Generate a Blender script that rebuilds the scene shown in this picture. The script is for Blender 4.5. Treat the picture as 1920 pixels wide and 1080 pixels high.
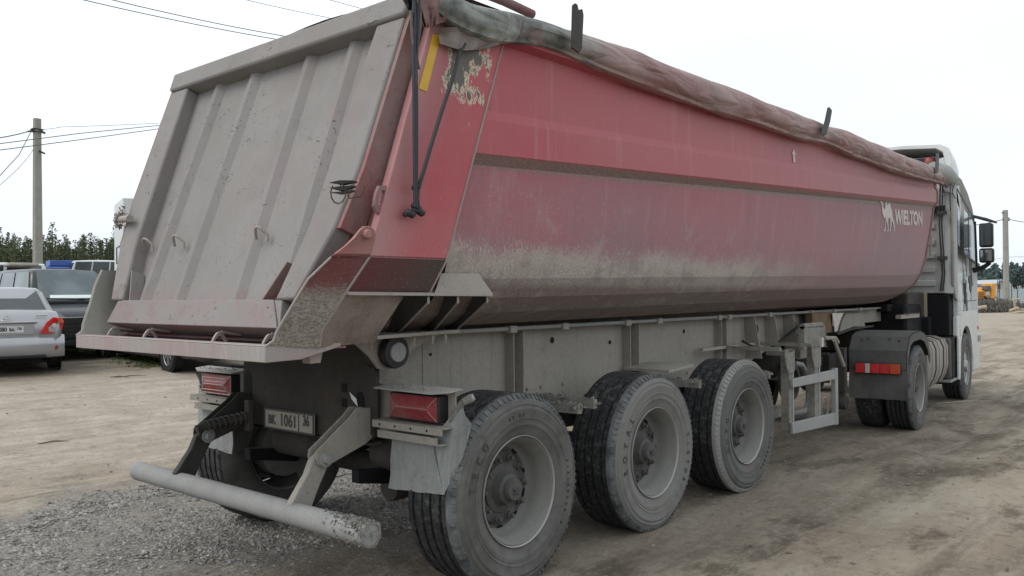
import bpy, math, random
import numpy as np
from mathutils import Vector, Matrix, noise
R_=math.radians
random.seed(7)
for o in list(bpy.data.objects): bpy.data.objects.remove(o)
scn=bpy.context.scene
COL=scn.collection
# ------------------------------------------------------------------ camera
FPX=1573.0
CAM=Vector((-3.480,-4.174,1.572))
def nv(v): v=Vector(v); v.normalize(); return v
cX=nv((1345,1,FPX)); cY=Vector((-1840,28,FPX)); cY=nv(cY-cX*cX.dot(cY)); cZ=cX.cross(cY)
MC=Matrix((( cX[0],cY[0],cZ[0]),(cX[1],cY[1],cZ[1]),(cX[2],cY[2],cZ[2])))   # world -> optical axes (right, down, forward)
MW=MC.transposed()
cam=bpy.data.cameras.new('camera'); camo=bpy.data.objects.new('camera',cam); COL.objects.link(camo)
cam.sensor_width=36; cam.lens=FPX/1920*36; cam.clip_end=6000; cam.clip_start=.05
rt=MW@Vector((1,0,0)); up=MW@Vector((0,-1,0)); bk=MW@Vector((0,0,-1))
camo.matrix_world=Matrix(((rt.x,up.x,bk.x,CAM.x),(rt.y,up.y,bk.y,CAM.y),(rt.z,up.z,bk.z,CAM.z),(0,0,0,1)))
scn.camera=camo
def at(u,v,ax,val):
    """a point of the photograph carried onto the world plane axis=value"""
    r=MW@Vector(((u-960)/FPX,(v-540)/FPX,1)); t=(val-CAM[ax])/r[ax]; return CAM+r*t
def atd(u,v,d): return CAM+(MW@Vector(((u-960)/FPX,(v-540)/FPX,1)))*d
# ------------------------------------------------------------------ light
w=bpy.data.worlds.new('World'); scn.world=w; w.use_nodes=True
nt=w.node_tree; nt.nodes.clear()
sky=nt.nodes.new('ShaderNodeTexSky'); sky.sky_type='NISHITA'; sky.sun_disc=False
SUN_EL,SUN_AZ=R_(48),R_(148)
sky.sun_elevation=SUN_EL; sky.sun_rotation=R_(90)-SUN_AZ; sky.dust_density=4; sky.air_density=1.2
bw=nt.nodes.new('ShaderNodeHueSaturation'); bw.inputs['Saturation'].default_value=.35
nt.links.new(sky.outputs[0],bw.inputs['Color'])
bg1=nt.nodes.new('ShaderNodeBackground'); bg1.inputs[1].default_value=.05; nt.links.new(bw.outputs[0],bg1.inputs[0])
# overcast deck: a broad even cloud layer, a little whiter overhead than low down
tc=nt.nodes.new('ShaderNodeTexCoord'); sp=nt.nodes.new('ShaderNodeSeparateXYZ'); nt.links.new(tc.outputs['Generated'],sp.inputs[0])
rmp=nt.nodes.new('ShaderNodeValToRGB'); nt.links.new(sp.outputs[2],rmp.inputs[0])
e=rmp.color_ramp.elements; e[0].position=0.0; e[0].color=(.84,.92,1.0,1); e[1].position=.42; e[1].color=(1.0,1.08,1.10,1)
m_=rmp.color_ramp.elements.new(.16); m_.color=(.87,.96,1.04,1)
cn=nt.nodes.new('ShaderNodeTexNoise'); cn.inputs['Scale'].default_value=1.6; cn.inputs['Detail'].default_value=4
mp=nt.nodes.new('ShaderNodeMapping'); mp.inputs['Scale'].default_value=(1,1,3.5); nt.links.new(tc.outputs['Generated'],mp.inputs[0]); nt.links.new(mp.outputs[0],cn.inputs[0])
mr=nt.nodes.new('ShaderNodeMapRange'); mr.inputs[1].default_value=.3; mr.inputs[2].default_value=.7; mr.inputs[3].default_value=.92; mr.inputs[4].default_value=1.04; nt.links.new(cn.outputs[0],mr.inputs[0])
mx=nt.nodes.new('ShaderNodeMix'); mx.data_type='RGBA'; mx.blend_type='MULTIPLY'; mx.inputs[0].default_value=1
nt.links.new(rmp.outputs[0],mx.inputs[6]); nt.links.new(mr.outputs[0],mx.inputs[7])
bg2=nt.nodes.new('ShaderNodeBackground'); bg2.inputs[1].default_value=.86; nt.links.new(mx.outputs[2],bg2.inputs[0])
ad=nt.nodes.new('ShaderNodeAddShader'); nt.links.new(bg1.outputs[0],ad.inputs[0]); nt.links.new(bg2.outputs[0],ad.inputs[1])
wo=nt.nodes.new('ShaderNodeOutputWorld'); nt.links.new(ad.outputs[0],wo.inputs[0])
sl=bpy.data.lights.new('sun','SUN'); sl.energy=1.0; sl.angle=R_(30); sl.color=(1,.97,.93)
so=bpy.data.objects.new('sun',sl); COL.objects.link(so)
sd=Vector((math.cos(SUN_EL)*math.cos(SUN_AZ),math.cos(SUN_EL)*math.sin(SUN_AZ),math.sin(SUN_EL)))
so.rotation_euler=sd.to_track_quat('Z','Y').to_euler()
scn.view_settings.view_transform='Standard'; scn.view_settings.look='None'; scn.view_settings.exposure=.13; scn.view_settings.gamma=1
scn.render.engine='CYCLES'
scn.cycles.max_bounces=6
# ------------------------------------------------------------------ node helpers
ALB=.86
class NM:
    def __init__(s,name):
        s.m=bpy.data.materials.new(name); s.m.use_nodes=True; s.t=s.m.node_tree; s.t.nodes.clear()
        s.b=s.n('ShaderNodeBsdfPrincipled'); o=s.n('ShaderNodeOutputMaterial'); s.l(s.b.outputs[0],o.inputs[0])
        s.tc=s.n('ShaderNodeTexCoord'); s.P=s.tc.outputs['Object']; s._sep=None
    def n(s,t): return s.t.nodes.new(t)
    def l(s,a,b): s.t.links.new(a,b)
    def put(s,inp,v):
        if hasattr(v,'is_linked') or isinstance(v,bpy.types.NodeSocket): s.l(v,inp)
        elif isinstance(v,(tuple,list)): inp.default_value=tuple(v)+((1,) if len(v)==3 and inp.type=='RGBA' else ())
        else: inp.default_value=v
    def xyz(s):
        if not s._sep: q=s.n('ShaderNodeSeparateXYZ'); s.l(s.P,q.inputs[0]); s._sep=q.outputs
        return s._sep
    def vec(s,sc,loc=(0,0,0),rot=(0,0,0)):
        q=s.n('ShaderNodeMapping'); q.inputs['Scale'].default_value=sc if isinstance(sc,tuple) else (sc,sc,sc); q.inputs['Location'].default_value=loc; q.inputs['Rotation'].default_value=rot; s.l(s.P,q.inputs[0]); return q.outputs[0]
    def noise(s,scale,det=5,rough=.6,vec=None,dist=0):
        q=s.n('ShaderNodeTexNoise'); q.inputs['Scale'].default_value=scale; q.inputs['Detail'].default_value=det; q.inputs['Roughness'].default_value=rough; q.inputs['Distortion'].default_value=dist; s.l(vec or s.P,q.inputs[0]); return q.outputs[0]
    def vor(s,scale,vec=None,feat='F1'):
        q=s.n('ShaderNodeTexVoronoi'); q.feature=feat; q.inputs['Scale'].default_value=scale; s.l(vec or s.P,q.inputs[0]); return q.outputs[0]
    def rng(s,v,a,b,c=0,d=1):
        q=s.n('ShaderNodeMapRange'); s.put(q.inputs[0],v)
        for i,k in enumerate((a,b,c,d)): s.put(q.inputs[i+1],k)
        return q.outputs[0]
    def math(s,op,a,b=0,c=0):
        q=s.n('ShaderNodeMath'); q.operation=op; s.put(q.inputs[0],a); s.put(q.inputs[1],b); s.put(q.inputs[2],c); return q.outputs[0]
    def mul(s,a,b): return s.math('MULTIPLY',a,b)
    def add(s,a,b): return s.math('ADD',a,b)
    def mix(s,f,a,b,mode='MIX'):
        q=s.n('ShaderNodeMix'); q.data_type='RGBA'; q.blend_type=mode; s.put(q.inputs[0],f); s.put(q.inputs[6],a); s.put(q.inputs[7],b); return q.outputs[2]
    def fin(s,col,rough=.8,metal=0,bump=None,bs=.3,bd=.01,spec=.3):
        if ALB!=1: col=s.mix(1,col,(ALB,ALB,ALB),'MULTIPLY')
        s.put(s.b.inputs['Base Color'],col); s.put(s.b.inputs['Roughness'],rough); s.put(s.b.inputs['Metallic'],metal); s.put(s.b.inputs['Specular IOR Level'],spec)
        if bump is not None:
            q=s.n('ShaderNodeBump'); q.inputs['Strength'].default_value=bs; q.inputs['Distance'].default_value=bd; s.l(bump,q.inputs['Height']); s.l(q.outputs[0],s.b.inputs['Normal'])
        return s.m
def dirty(name,base,dust=(.30,.28,.25),amt=.4,scale=3,rough=.7,metal=0,spk=.25,streak=0,bump=.25,bd=.004,spec=.3,dark=(.05,.045,.04),dk=.25):
    k=NM(name)
    n1=k.noise(scale,7,.65); n2=k.noise(scale*9,4,.7); n3=k.noise(95,3,.85); n5=k.noise(38,4,.8)
    f=k.rng(n1,.5-amt*.45,1.05-amt,0,1); f=k.mul(f,k.rng(n2,.2,.6,.65,1))
    c=k.mix(f,base,dust)
    c=k.mix(k.mul(k.rng(n2,.55,.72,0,1),dk),c,dark)
    c=k.mix(k.mul(k.rng(n5,.58,.70,0,1),dk*1.2),c,dark); c=k.mix(k.mul(k.rng(n5,.42,.32,0,1),dk),c,tuple(min(1,x*1.3) for x in dust))
    dr=k.noise(1,4,.75,k.vec((14,14,.9),loc=(3,1,2))); c=k.mix(k.mul(k.rng(dr,.56,.70,0,1),dk*.9),c,dark); c=k.mix(k.mul(k.rng(k.noise(3.1,6,.75,k.vec(1,loc=(9,2,5))),.56,.66,0,1),dk*.9),c,(.16,.10,.065))
    if spk: c=k.mix(k.mul(k.rng(n3,.56,.68,0,1),spk),c,tuple(min(1,x*1.35) for x in dust)); c=k.mix(k.mul(k.rng(n3,.42,.30,0,1),spk),c,dark)
    if streak:
        st=k.noise(1,5,.7,k.vec((45,45,2.2))); c=k.mix(k.mul(k.rng(st,.52,.66,0,1),streak),c,tuple(min(1,x*1.25) for x in dust))
    c=k.mix(k.rng(k.noise(.9,3),.3,.7,.12,0),c,(.08,.07,.06))
    return k.fin(c,k.rng(f,0,1,rough-.15,min(1,rough+.2)),metal,k.add(k.mul(n2,.6),k.mul(n3,.4)),bump,bd,spec)
def plain(name,c,rough=.5,metal=0,spec=.5,var=.12,scale=6,bs=.05):
    k=NM(name); n=k.noise(scale,5,.6)
    col=k.mix(k.rng(n,.3,.7,var,0),c,tuple(x*.45 for x in c)); return k.fin(col,rough,metal,k.noise(90,3),bs,.003,spec)
M={}
# ---- trailer body paint: red, dusty pink, speckled dust bank, brown bottom
def body_mat():
    k=NM('dusty_red_body_paint'); X,Y,Z=k.xyz()
    red=(.43,.042,.064); 
    zr=k.math('SUBTRACT',Z,k.mul(X,.045))        # height measured along the descending creases
    big=k.noise(1.3,5,.6); fine=k.noise(110,3,.85); mid=k.noise(14,5,.7)
    cloud=k.noise(.8,4,.55,k.vec((.7,1,1.6)))
    up=k.rng(zr,2.2,2.34,0,1)                     # above the crease
    fx=k.rng(X,0,8.5,0,1)
    thin=k.add(k.add(.10,k.mul(fx,.50)),k.rng(cloud,.35,.7,-.05,.10))
    lowz=k.rng(zr,2.28,1.75,0,1)
    mid_d=k.add(k.add(.44,k.mul(lowz,.20)),k.rng(cloud,.35,.7,-.10,.16)); mid_d=k.add(mid_d,k.mul(fx,.30))
    d=k.n('ShaderNodeMix'); k.put(d.inputs[0],up); k.put(d.inputs[2],mid_d); k.put(d.inputs[3],thin); dd=d.outputs[0]
    dd=k.mul(dd,k.rng(mid,.25,.7,.88,1.1))
    c=k.mix(dd,red,k.mix(up,(.36,.265,.285),(.40,.32,.32)))
    c=k.mix(k.mul(k.rng(k.math('SUBTRACT',1,up),0,1,0,.25),k.rng(cloud,.4,.6,0,1)),c,(.20,.15,.19))
    # fine flecks of dried splash, running down
    fl=k.noise(1,4,.8,k.vec((120,120,30),rot=(0,.35,0))); fl2=k.noise(1,3,.8,k.vec((60,60,110)))
    reg=k.rng(k.add(Z,k.rng(big,.3,.7,-.12,.12)),2.28,2.12,0,1); reg=k.mul(reg,k.rng(X,3.8,1.0,.15,1))
    c=k.mix(k.mul(k.mul(k.rng(fl,.60,.68,0,1),reg),.75),c,(.58,.50,.48))
    c=k.mix(k.mul(k.mul(k.rng(fl2,.64,.70,0,1),k.mul(reg,.6)),.7),c,(.58,.50,.48))
    # caked dust bank along the lower bend
    zz=k.add(Z,k.add(k.rng(fl,.35,.65,-.08,.08),k.rng(big,.3,.7,-.06,.06)))
    bank=k.mul(k.rng(zz,1.86,1.79,0,1),k.rng(k.add(X,k.rng(mid,.3,.7,-.5,.5)),5.6,3.6,0.25,1))
    grain=k.rng(k.noise(95,5,.85),.38,.62,0,1)
    cb=k.mix(grain,(.24,.20,.18),(.60,.55,.50))
    cb2=k.mix(k.rng(fine,.4,.6,0,1),(.25,.20,.18),(.36,.30,.27))
    cb=k.mix(k.mul(k.rng(zz,1.68,1.79,0,1),.45),cb,(.60,.54,.48)); cb=k.mix(k.mul(k.rng(k.noise(5,5,.7),.5,.62),.45),cb,(.20,.16,.145)); cbx=k.mix(k.rng(X,3.0,5.5,0,1),cb,cb2)
    c=k.mix(k.mul(bank,.93),c,cbx)
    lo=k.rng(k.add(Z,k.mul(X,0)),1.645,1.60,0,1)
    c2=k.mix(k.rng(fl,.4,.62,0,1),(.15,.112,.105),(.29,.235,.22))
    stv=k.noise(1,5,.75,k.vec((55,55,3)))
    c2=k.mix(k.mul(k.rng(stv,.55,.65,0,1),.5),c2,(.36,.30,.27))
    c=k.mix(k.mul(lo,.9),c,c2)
    # run streaks, splash fans, and a dark brown band along the long crease
    run=k.noise(1,5,.75,k.vec((9,9,.55),loc=(1,2,0))); rz=k.rng(Z,1.6,1.9,.3,1); c=k.mix(k.mul(k.mul(k.rng(run,.55,.66,0,1),rz),.20),c,(.22,.13,.13)); c=k.mix(k.mul(k.mul(k.rng(run,.44,.36,0,1),rz),.15),c,(.50,.40,.39))
    fan=k.n('ShaderNodeTexNoise'); fan.inputs['Scale'].default_value=2.6; fan.inputs['Detail'].default_value=8; fan.inputs['Roughness'].default_value=.8; fan.inputs['Distortion'].default_value=1.2; k.l(k.vec((.7,1,1),rot=(0,.7,0)),fan.inputs[0]); c=k.mix(k.mul(k.mul(k.rng(fan.outputs[0],.52,.62,0,1),k.rng(Z,2.25,1.8,0,1)),k.mul(k.rng(X,6.5,2.5,.1,1),.45)),c,(.46,.41,.37))
    ledge=k.mul(k.rng(zr,2.322,2.312,0,1),k.rng(k.add(zr,k.rng(fl,.3,.7,-.025,.025)),2.235,2.262,0,1))
    c=k.mix(k.mul(ledge,.8),c,k.mix(grain,(.12,.09,.08),(.34,.29,.26)))
    c=k.mix(k.mul(k.rng(fine,.58,.7,0,1),.22),c,(.55,.45,.43))
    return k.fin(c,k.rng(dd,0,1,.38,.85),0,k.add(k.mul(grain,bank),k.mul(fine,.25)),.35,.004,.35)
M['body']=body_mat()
def pillar_mat():
    k=NM('red_corner_post_paint'); X,Y,Z=k.xyz()
    n=k.noise(2.2,5,.6); f=k.noise(200,2,.8); fl=k.noise(1,4,.8,k.vec((110,110,28),rot=(0,.5,0)))
    dd=k.add(k.rng(n,.35,.7,.0,.22),k.rng(Z,2.1,1.75,0,.10))
    rear=k.rng(k.add(X,k.mul(k.math('SUBTRACT',3.0,Z),.36)),-.30,-.56,0,.5)    # dusty towards the rear edge
    dd=k.add(dd,rear)
    c=k.mix(k.add(k.mul(dd,.9),.07),(.44,.036,.055),(.40,.29,.29)); c=k.mix(k.mul(k.rng(f,.5,.66),.18),c,(.52,.36,.36)); sp_=k.noise(1,5,.8,k.vec((30,30,7),loc=(2,2,2))); c=k.mix(k.mul(k.rng(sp_,.55,.66),.25),c,(.30,.16,.17))
    lowc=k.mix(k.rng(X,-1.05,-.55,0,1),(.15,.045,.05),(.085,.07,.06))
    c=k.mix(k.rng(Z,1.755,1.745,0,1),c,lowc)
    c=k.mix(k.mul(k.rng(fl,.6,.68,0,1),k.rng(Z,2.3,1.6,.05,.55)),c,(.50,.42,.38))
    # a torn decal: dark film with cream paper edges
    px=k.add(X,0.40); pz=k.math('SUBTRACT',Z,2.76)
    rx=k.add(px,k.mul(pz,-.05)); r=k.math('SQRT',k.add(k.mul(k.mul(rx,rx),1.0),k.mul(k.mul(pz,pz),.42)))
    tn=k.noise(1,5,.75,k.vec((38,20,16),rot=(0,-.25,0)))
    e=k.add(k.add(r,k.rng(tn,.3,.7,-.08,.08)),k.rng(k.noise(7,2,.5,k.vec(1,loc=(4,0,6))),.35,.65,-.07,.07))
    c=k.mix(k.mul(k.rng(e,.135,.130,0,1),k.rng(tn,.40,.43,0,1)),c,(.62,.55,.42))
    c=k.mix(k.rng(e,.105,.100,0,1),c,k.mix(k.rng(f,.4,.6),(.09,.075,.06),(.14,.12,.10)))
    c=k.mix(k.mul(k.rng(f,.58,.7,0,1),.15),c,(.55,.45,.43))
    return k.fin(c,.5,0,f,.15,.002,.4)
M['pillar']=pillar_mat()
def gate_mat():
    k=NM('dust_grey_tailgate'); X,Y,Z=k.xyz()
    n=k.noise(1.6,5,.6); f=k.noise(90,3,.85); m=k.noise(9,5,.7)
    c=k.mix(k.rng(n,.3,.7,0,1),(.245,.228,.220),(.285,.275,.266))
    c=k.mix(k.mul(k.rng(k.noise(1.1,4,.6,k.vec((1,1.3,1),loc=(3,1,0))),.48,.68,0,1),.30),c,(.27,.19,.20))
    c=k.mix(k.mul(k.rng(Z,1.66,1.57,0,1),k.rng(m,.4,.6,0,.4)),c,(.32,.20,.205))
    c=k.mix(k.mul(k.rng(m,.58,.72,0,1),.25),c,(.16,.145,.135))
    stv=k.noise(1,5,.7,k.vec((30,30,1.3))); c=k.mix(k.mul(k.rng(stv,.55,.68,0,1),.18),c,(.34,.32,.30))
    chip=k.vor(17); cm=k.mul(k.rng(chip,.12,.09,0,1),k.mul(k.rng(Z,1.62,1.5,0,1),k.rng(k.noise(5),.5,.6,0,1))); c=k.mix(k.mul(cm,.8),c,(.05,.045,.04))
    sc_=k.noise(1,3,.7,k.vec((40,14,26)),2.0); c=k.mix(k.mul(k.mul(k.rng(sc_,.62,.65,0,1),k.rng(k.noise(3.3,2),.50,.56,0,1)),.75),c,(.06,.05,.045))
    dn=k.noise(2.2,2,.5); c=k.mix(k.mul(k.rng(dn,.56,.62,0,1),.12),c,(.15,.14,.13))
    c=k.mix(k.mul(k.rng(f,.6,.7,0,1),.22),c,(.36,.34,.32)); c=k.mix(k.mul(k.rng(f,.4,.3,0,1),.25),c,(.11,.10,.09))
    return k.fin(c,.85,0,k.add(f,k.mul(n,6)),.25,.006,.2)
M['gate']=gate_mat()
M['gate_red']=dirty('dusty_red_gate_edge',(.30,.06,.07),(.28,.20,.19),.5,3,.7)
def lip_mat():
    k=NM('scraped_chute_lip'); st=k.noise(1,5,.8,k.vec((3,50,5))); n=k.noise(3,4); f=k.noise(200,2,.8)
    c=k.mix(k.rng(n,.35,.65,0,1),(.35,.325,.305),(.36,.285,.275)); c=k.mix(k.mul(k.rng(st,.56,.66,0,1),.35),c,(.30,.17,.17)); c=k.mix(k.mul(k.rng(st,.42,.36,0,1),.4),c,(.55,.52,.5))
    c=k.mix(k.mul(k.rng(f,.6,.7,0,1),.3),c,(.2,.17,.16)); return k.fin(c,.75,0,f,.15,.002,.3)
M['lip']=lip_mat()
def cheek_mat():
    k=NM('mud_splashed_chute_cheek'); X,Y,Z=k.xyz()
    fl=k.noise(1,5,.8,k.vec((35,35,110),rot=(0,-.6,0))); g=k.noise(85,5,.85); n=k.noise(3,4); f=k.noise(230,2,.8)
    mud=k.mix(k.rng(k.add(k.mul(fl,.5),k.mul(g,.5)),.42,.58,0,1),(.15,.13,.11),(.43,.39,.34))
    red=k.mix(k.rng(n,.3,.7,0,.6),(.16,.045,.05),(.22,.14,.12)); red=k.mix(k.mul(k.rng(fl,.6,.66,0,1),.7),red,(.45,.38,.33))
    e=k.add(Z,k.add(k.rng(fl,.35,.65,-.05,.05),k.rng(n,.3,.7,-.04,.04)))
    c=k.mix(k.rng(e,1.62,1.56,0,1),red,mud)
    c=k.mix(k.rng(Z,1.757,1.763,0,1),c,k.mix(k.rng(n,.3,.7,.3,.7),(.40,.10,.11),(.38,.30,.27)))
    return k.fin(c,.9,0,k.add(k.mul(fl,.5),k.mul(g,.5)),.6,.006,.2)
M['cheek']=cheek_mat(); M['cheek_in']=dirty('pale_dusty_chute_inside',(.36,.36,.32),(.44,.42,.39),.5,2.5,.85,spk=.2,dk=.15)
M['cheek_low']=dirty('brown_dirty_steel',(.15,.115,.10),(.34,.29,.25),.5,5,.85,spk=.5,bump=.5)
M['shelf']=dirty('dusty_flange_steel',(.26,.22,.20),(.40,.36,.33),.7,4,.85,spk=.4)
M['frame']=dirty('dusty_grey_chassis',(.14,.13,.115),(.37,.342,.305),.74,1.6,.85,spk=.45,bump=.35)
M['framedark']=dirty('grime_and_shade_dark_steel',(.030,.029,.028),(.11,.10,.095),.30,4,.8,spk=.2)
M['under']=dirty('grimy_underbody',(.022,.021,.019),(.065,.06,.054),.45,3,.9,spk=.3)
M['pipe']=dirty('mud_dusted_pipe',(.24,.25,.255),(.33,.33,.32),.5,6,.7,spk=.35,dk=.15)
M['mudcrust']=dirty('dried_mud_crust',(.19,.18,.16),(.35,.335,.305),.5,18,.95,spk=.6,bump=1,bd=.012)
M['galv']=dirty('galvanised_guard_rail',(.34,.35,.36),(.42,.415,.40),.4,6,.5,.25,spk=.2,streak=.2,dk=.15)
M['plate_cover']=dirty('pale_lamp_cover',(.40,.42,.42),(.40,.38,.35),.5,9,.8,spk=.5)
M['black']=plain('black_plastic',(.018,.018,.019),.55,0,.4)
M['blackdull']=plain('black_rubber_dull',(.03,.03,.031),.85,0,.2)
M['lettering_rubber']=plain('lettering_rubber',(.055,.055,.053),.85)
M['flap']=dirty('dusty_rubber_mudflap',(.10,.11,.12),(.31,.32,.315),.6,5,.75,spk=.2,streak=.6,dk=.3)
M['flapdark']=dirty('dark_rubber_mudguard',(.045,.048,.05),(.125,.125,.12),.5,3,.7,spk=.12,streak=.15)
def tyre_mats():
    k=NM('tyre_tread_rubber'); n=k.noise(30,6,.85,k.vec((1,.8,1))); f=k.noise(120,3,.8)
    c=k.mix(k.rng(n,.47,.60,0,1),(.014,.0145,.015),(.10,.10,.10)); c=k.mix(k.rng(k.noise(5,4),.42,.58,0,.6),c,(.014,.015,.017)); c=k.mix(k.mul(k.rng(f,.55,.7,0,1),.35),c,(.2,.2,.2)); a=k.fin(c,.75,0,k.add(k.mul(n,.5),f),.5,.006,.35)
    k=NM('tyre_sidewall_dusty'); n=k.noise(4,5,.65); f=k.noise(150,3,.8); q=k.noise(14,4)
    c=k.mix(k.rng(n,.3,.68,0,1),(.085,.082,.075),(.165,.16,.152)); c=k.mix(k.mul(k.rng(q,.55,.7,0,1),.45),c,(.05,.052,.057)); c=k.mix(k.mul(k.rng(f,.6,.7,0,1),.2),c,(.3,.29,.27)); b=k.fin(c,.85,0,k.add(f,n),.2,.003,.25)
    k=NM('tyre_shoulder_wet_grey'); n=k.noise(12,5,.7); f=k.noise(150,3,.8)
    c=k.mix(k.rng(n,.35,.65,0,1),(.065,.07,.075),(.19,.195,.195)); c=k.mix(k.mul(k.rng(f,.55,.7,0,1),.3),c,(.03,.03,.035)); d=k.fin(c,.7,0,f,.3,.004,.3)
    return a,b,d
M['tread'],M['side'],M['shoulder']=tyre_mats()
M['rim']=dirty('dust_coated_wheel_rim',(.12,.12,.115),(.27,.266,.25),.62,5,.8,.15,spk=.25,dk=.2)
M['rimedge']=plain('bright_rim_flange',(.40,.39,.37),.6,.2)
M['hub']=dirty('dusty_hub',(.05,.05,.048),(.13,.128,.12),.48,9,.8,spk=.3)
def tarp_mat():
    k=NM('dusty_tarpaulin'); X,Y,Z=k.xyz(); n=k.noise(2.2,5,.6); m=k.noise(1.3,4,.6,k.vec(1.0,loc=(5,2,1))); f=k.noise(60,4,.8); st=k.noise(1,4,.7,k.vec((18,4,4)))
    c=k.mix(k.rng(n,.35,.65,0,1),(.29,.145,.14),(.36,.25,.235))
    c=k.mix(k.rng(m,.52,.66,0,.6),c,(.20,.18,.165))
    rear=k.rng(k.add(X,k.rng(n,.3,.7,-.25,.25)),1.0,.35,0,1)
    c=k.mix(k.mul(rear,k.rng(k.noise(2.2,4),.34,.46,0,.95)),c,k.mix(k.rng(k.noise(5,5),.38,.6),(.085,.10,.092),(.30,.32,.295)))
    c=k.mix(k.mul(k.rng(st,.6,.68,0,1),.35),c,(.5,.43,.41)); c=k.mix(k.mul(k.rng(f,.55,.7,0,1),.2),c,(.45,.38,.35))
    cre=k.noise(1,2,.5,k.vec((1.6,6,6),rot=(0,.5,0)),.6); return k.fin(c,.55,0,k.add(k.mul(f,.10),k.rng(k.math('ABSOLUTE',k.math('SUBTRACT',cre,.5)),0,.1,0,1.2)),.35,.02,.35)
M['tarp']=tarp_mat()
M['tarpred']=dirty('maroon_tarp_flap',(.20,.065,.07),(.27,.19,.18),.4,3,.75,spk=.1)
M['tarpgrey']=dirty('grey_tarp_underside',(.20,.16,.155),(.30,.26,.25),.5,4,.8,spk=.15)
M['tarpwhite']=dirty('pale_grey_tarp_end',(.36,.40,.41),(.40,.41,.40),.5,5,.7,spk=.05)
M['cord']=plain('black_rubber_cord',(.025,.025,.03),.6)
M['cordgrey']=dirty('dusty_cord',(.07,.06,.06),(.2,.17,.16),.5,20,.8)
M['yellow']=plain('yellow_reflective_tape',(.72,.42,.03),.45,0,.5,.25,9)
def redlens(name,c=(.24,.012,.018),dust=.35):
    k=NM(name); n=k.noise(7,5,.7); f=k.noise(150,2,.8); X,Y,Z=k.xyz()
    g=k.math('FRACT',k.mul(Y,90)); col=k.mix(k.mul(k.rng(g,.4,.6,0,1),.18),c,tuple(x*.5 for x in c))
    col=k.mix(k.mul(k.rng(n,.45,.65,0,1),dust),col,(.22,.16,.15)); col=k.mix(k.mul(k.rng(f,.55,.7,0,1),.25),col,(.3,.2,.2)); return k.fin(col,.42,0,f,.1,.001,.5)
M['lens']=redlens('dusty_red_lamp_lens',(.26,.014,.02),.5); M['lens2']=redlens('red_lamp_lens',(.62,.02,.02),.12); M['lensor']=redlens('orange_lamp_lens',(.62,.07,.02),.1)
M['lenswhite']=plain('clear_lamp_lens',(.55,.52,.48),.3); M['lensridge']=dirty('pale_lens_ridge',(.50,.33,.32),(.55,.45,.42),.4,9,.6)
M['ridge_dull']=plain('dull_lens_ridge',(.36,.17,.17),.6)
M['platewhite']=dirty('dusty_number_plate',(.40,.385,.35),(.33,.31,.27),.5,8,.7,spk=.3,dk=.1); M['platewhite2']=plain('white_number_plate',(.62,.62,.62),.5)
M['ink']=plain('black_plate_ink',(.02,.02,.02),.6); M['inkdirty']=plain('faded_plate_ink',(.07,.065,.06),.8)
M['decal']=dirty('faded_white_decal',(.72,.68,.65),(.58,.50,.48),.4,8,.7,spk=.08,dk=.03)
M['cabwhite']=dirty('white_cab_paint',(.76,.79,.80),(.60,.60,.58),.28,1.5,.35,spk=.04,dk=.05,bump=.05,spec=.5,streak=.05)
M['cabgrey']=dirty('grey_cab_rear_paint',(.47,.49,.49),(.36,.35,.33),.4,1.5,.6,spk=.12,dk=.1)
M['cabstreak']=plain('cab_panel_gap',(.05,.055,.06),.7)
def glass(name,c=(.04,.05,.055),r=.08):
    k=NM(name); n=k.noise(1.2,3); return k.fin(k.mix(k.rng(n,.4,.6),c,tuple(x*1.8 for x in c)),r,0,None,spec=.8)
M['glass']=glass('dark_window_glass'); M['glassblue']=glass('pale_tinted_glass',(.07,.09,.10),.15); M['mirror']=plain('mirror_glass',(.55,.58,.6),.05,1)
M['silver']=plain('silver_car_paint',(.42,.43,.45),.32,.6,.5,.08,3,.02); M['darkcar']=plain('dark_grey_car_paint',(.022,.025,.032),.25,.2,.6,.2,2,.02); M['blackcar']=plain('black_car_paint',(.016,.017,.02),.3,.2,.6)
M['bluecar']=plain('blue_van_paint',(.05,.12,.40),.4); M['whitecar']=plain('white_van_paint',(.66,.68,.69),.45)
M['chrome']=plain('chrome_trim',(.6,.6,.6),.15,.9); M['alloy']=plain('alloy_wheel',(.36,.37,.38),.4,.6)
M['tanksteel']=dirty('dusty_fuel_tank',(.22,.20,.18),(.38,.345,.31),.6,4,.6,.25,spk=.1,streak=.25)
M['concrete']=dirty('weathered_concrete',(.27,.26,.23),(.36,.35,.31),.5,2.5,.9,spk=.2,streak=.3,dk=.2)
M['wire']=plain('power_cable_dark',(.10,.11,.12),.8); M['grease_and_dark_fill']=plain('black_grease_and_dark_fill',(.010,.010,.012),.75,0,.2)
M['rust']=dirty('rusty_brown_box',(.12,.065,.03),(.22,.16,.10),.4,8,.8); M['paper']=plain('white_paper',(.8,.85,.84),.6)
M['bark']=dirty('pine_bark',(.07,.055,.042),(.14,.12,.10),.4,1,.95)
def leaf(name,a,b,s=.6):
    k=NM(name); n=k.noise(s,4,.7); n2=k.noise(s*8,3); c=k.mix(k.rng(n,.35,.65),a,b); c=k.mix(k.rng(n2,.4,.7,0,.5),c,tuple(x*1.7 for x in b)); return k.fin(c,.9,spec=.1)
M['pine']=leaf('pine_foliage',(.060,.080,.042),(.11,.13,.070)); M['pinehazed']=leaf('hazed_distant_pine_foliage',(.085,.125,.125),(.13,.175,.17),.1)  # far pines paled and blued: distance haze is mixed into their colour
M['scrub']=leaf('dry_scrub',(.10,.095,.085),(.17,.16,.14),1); M['grass']=leaf('short_grass',(.05,.08,.02),(.11,.13,.05),3)
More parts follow.
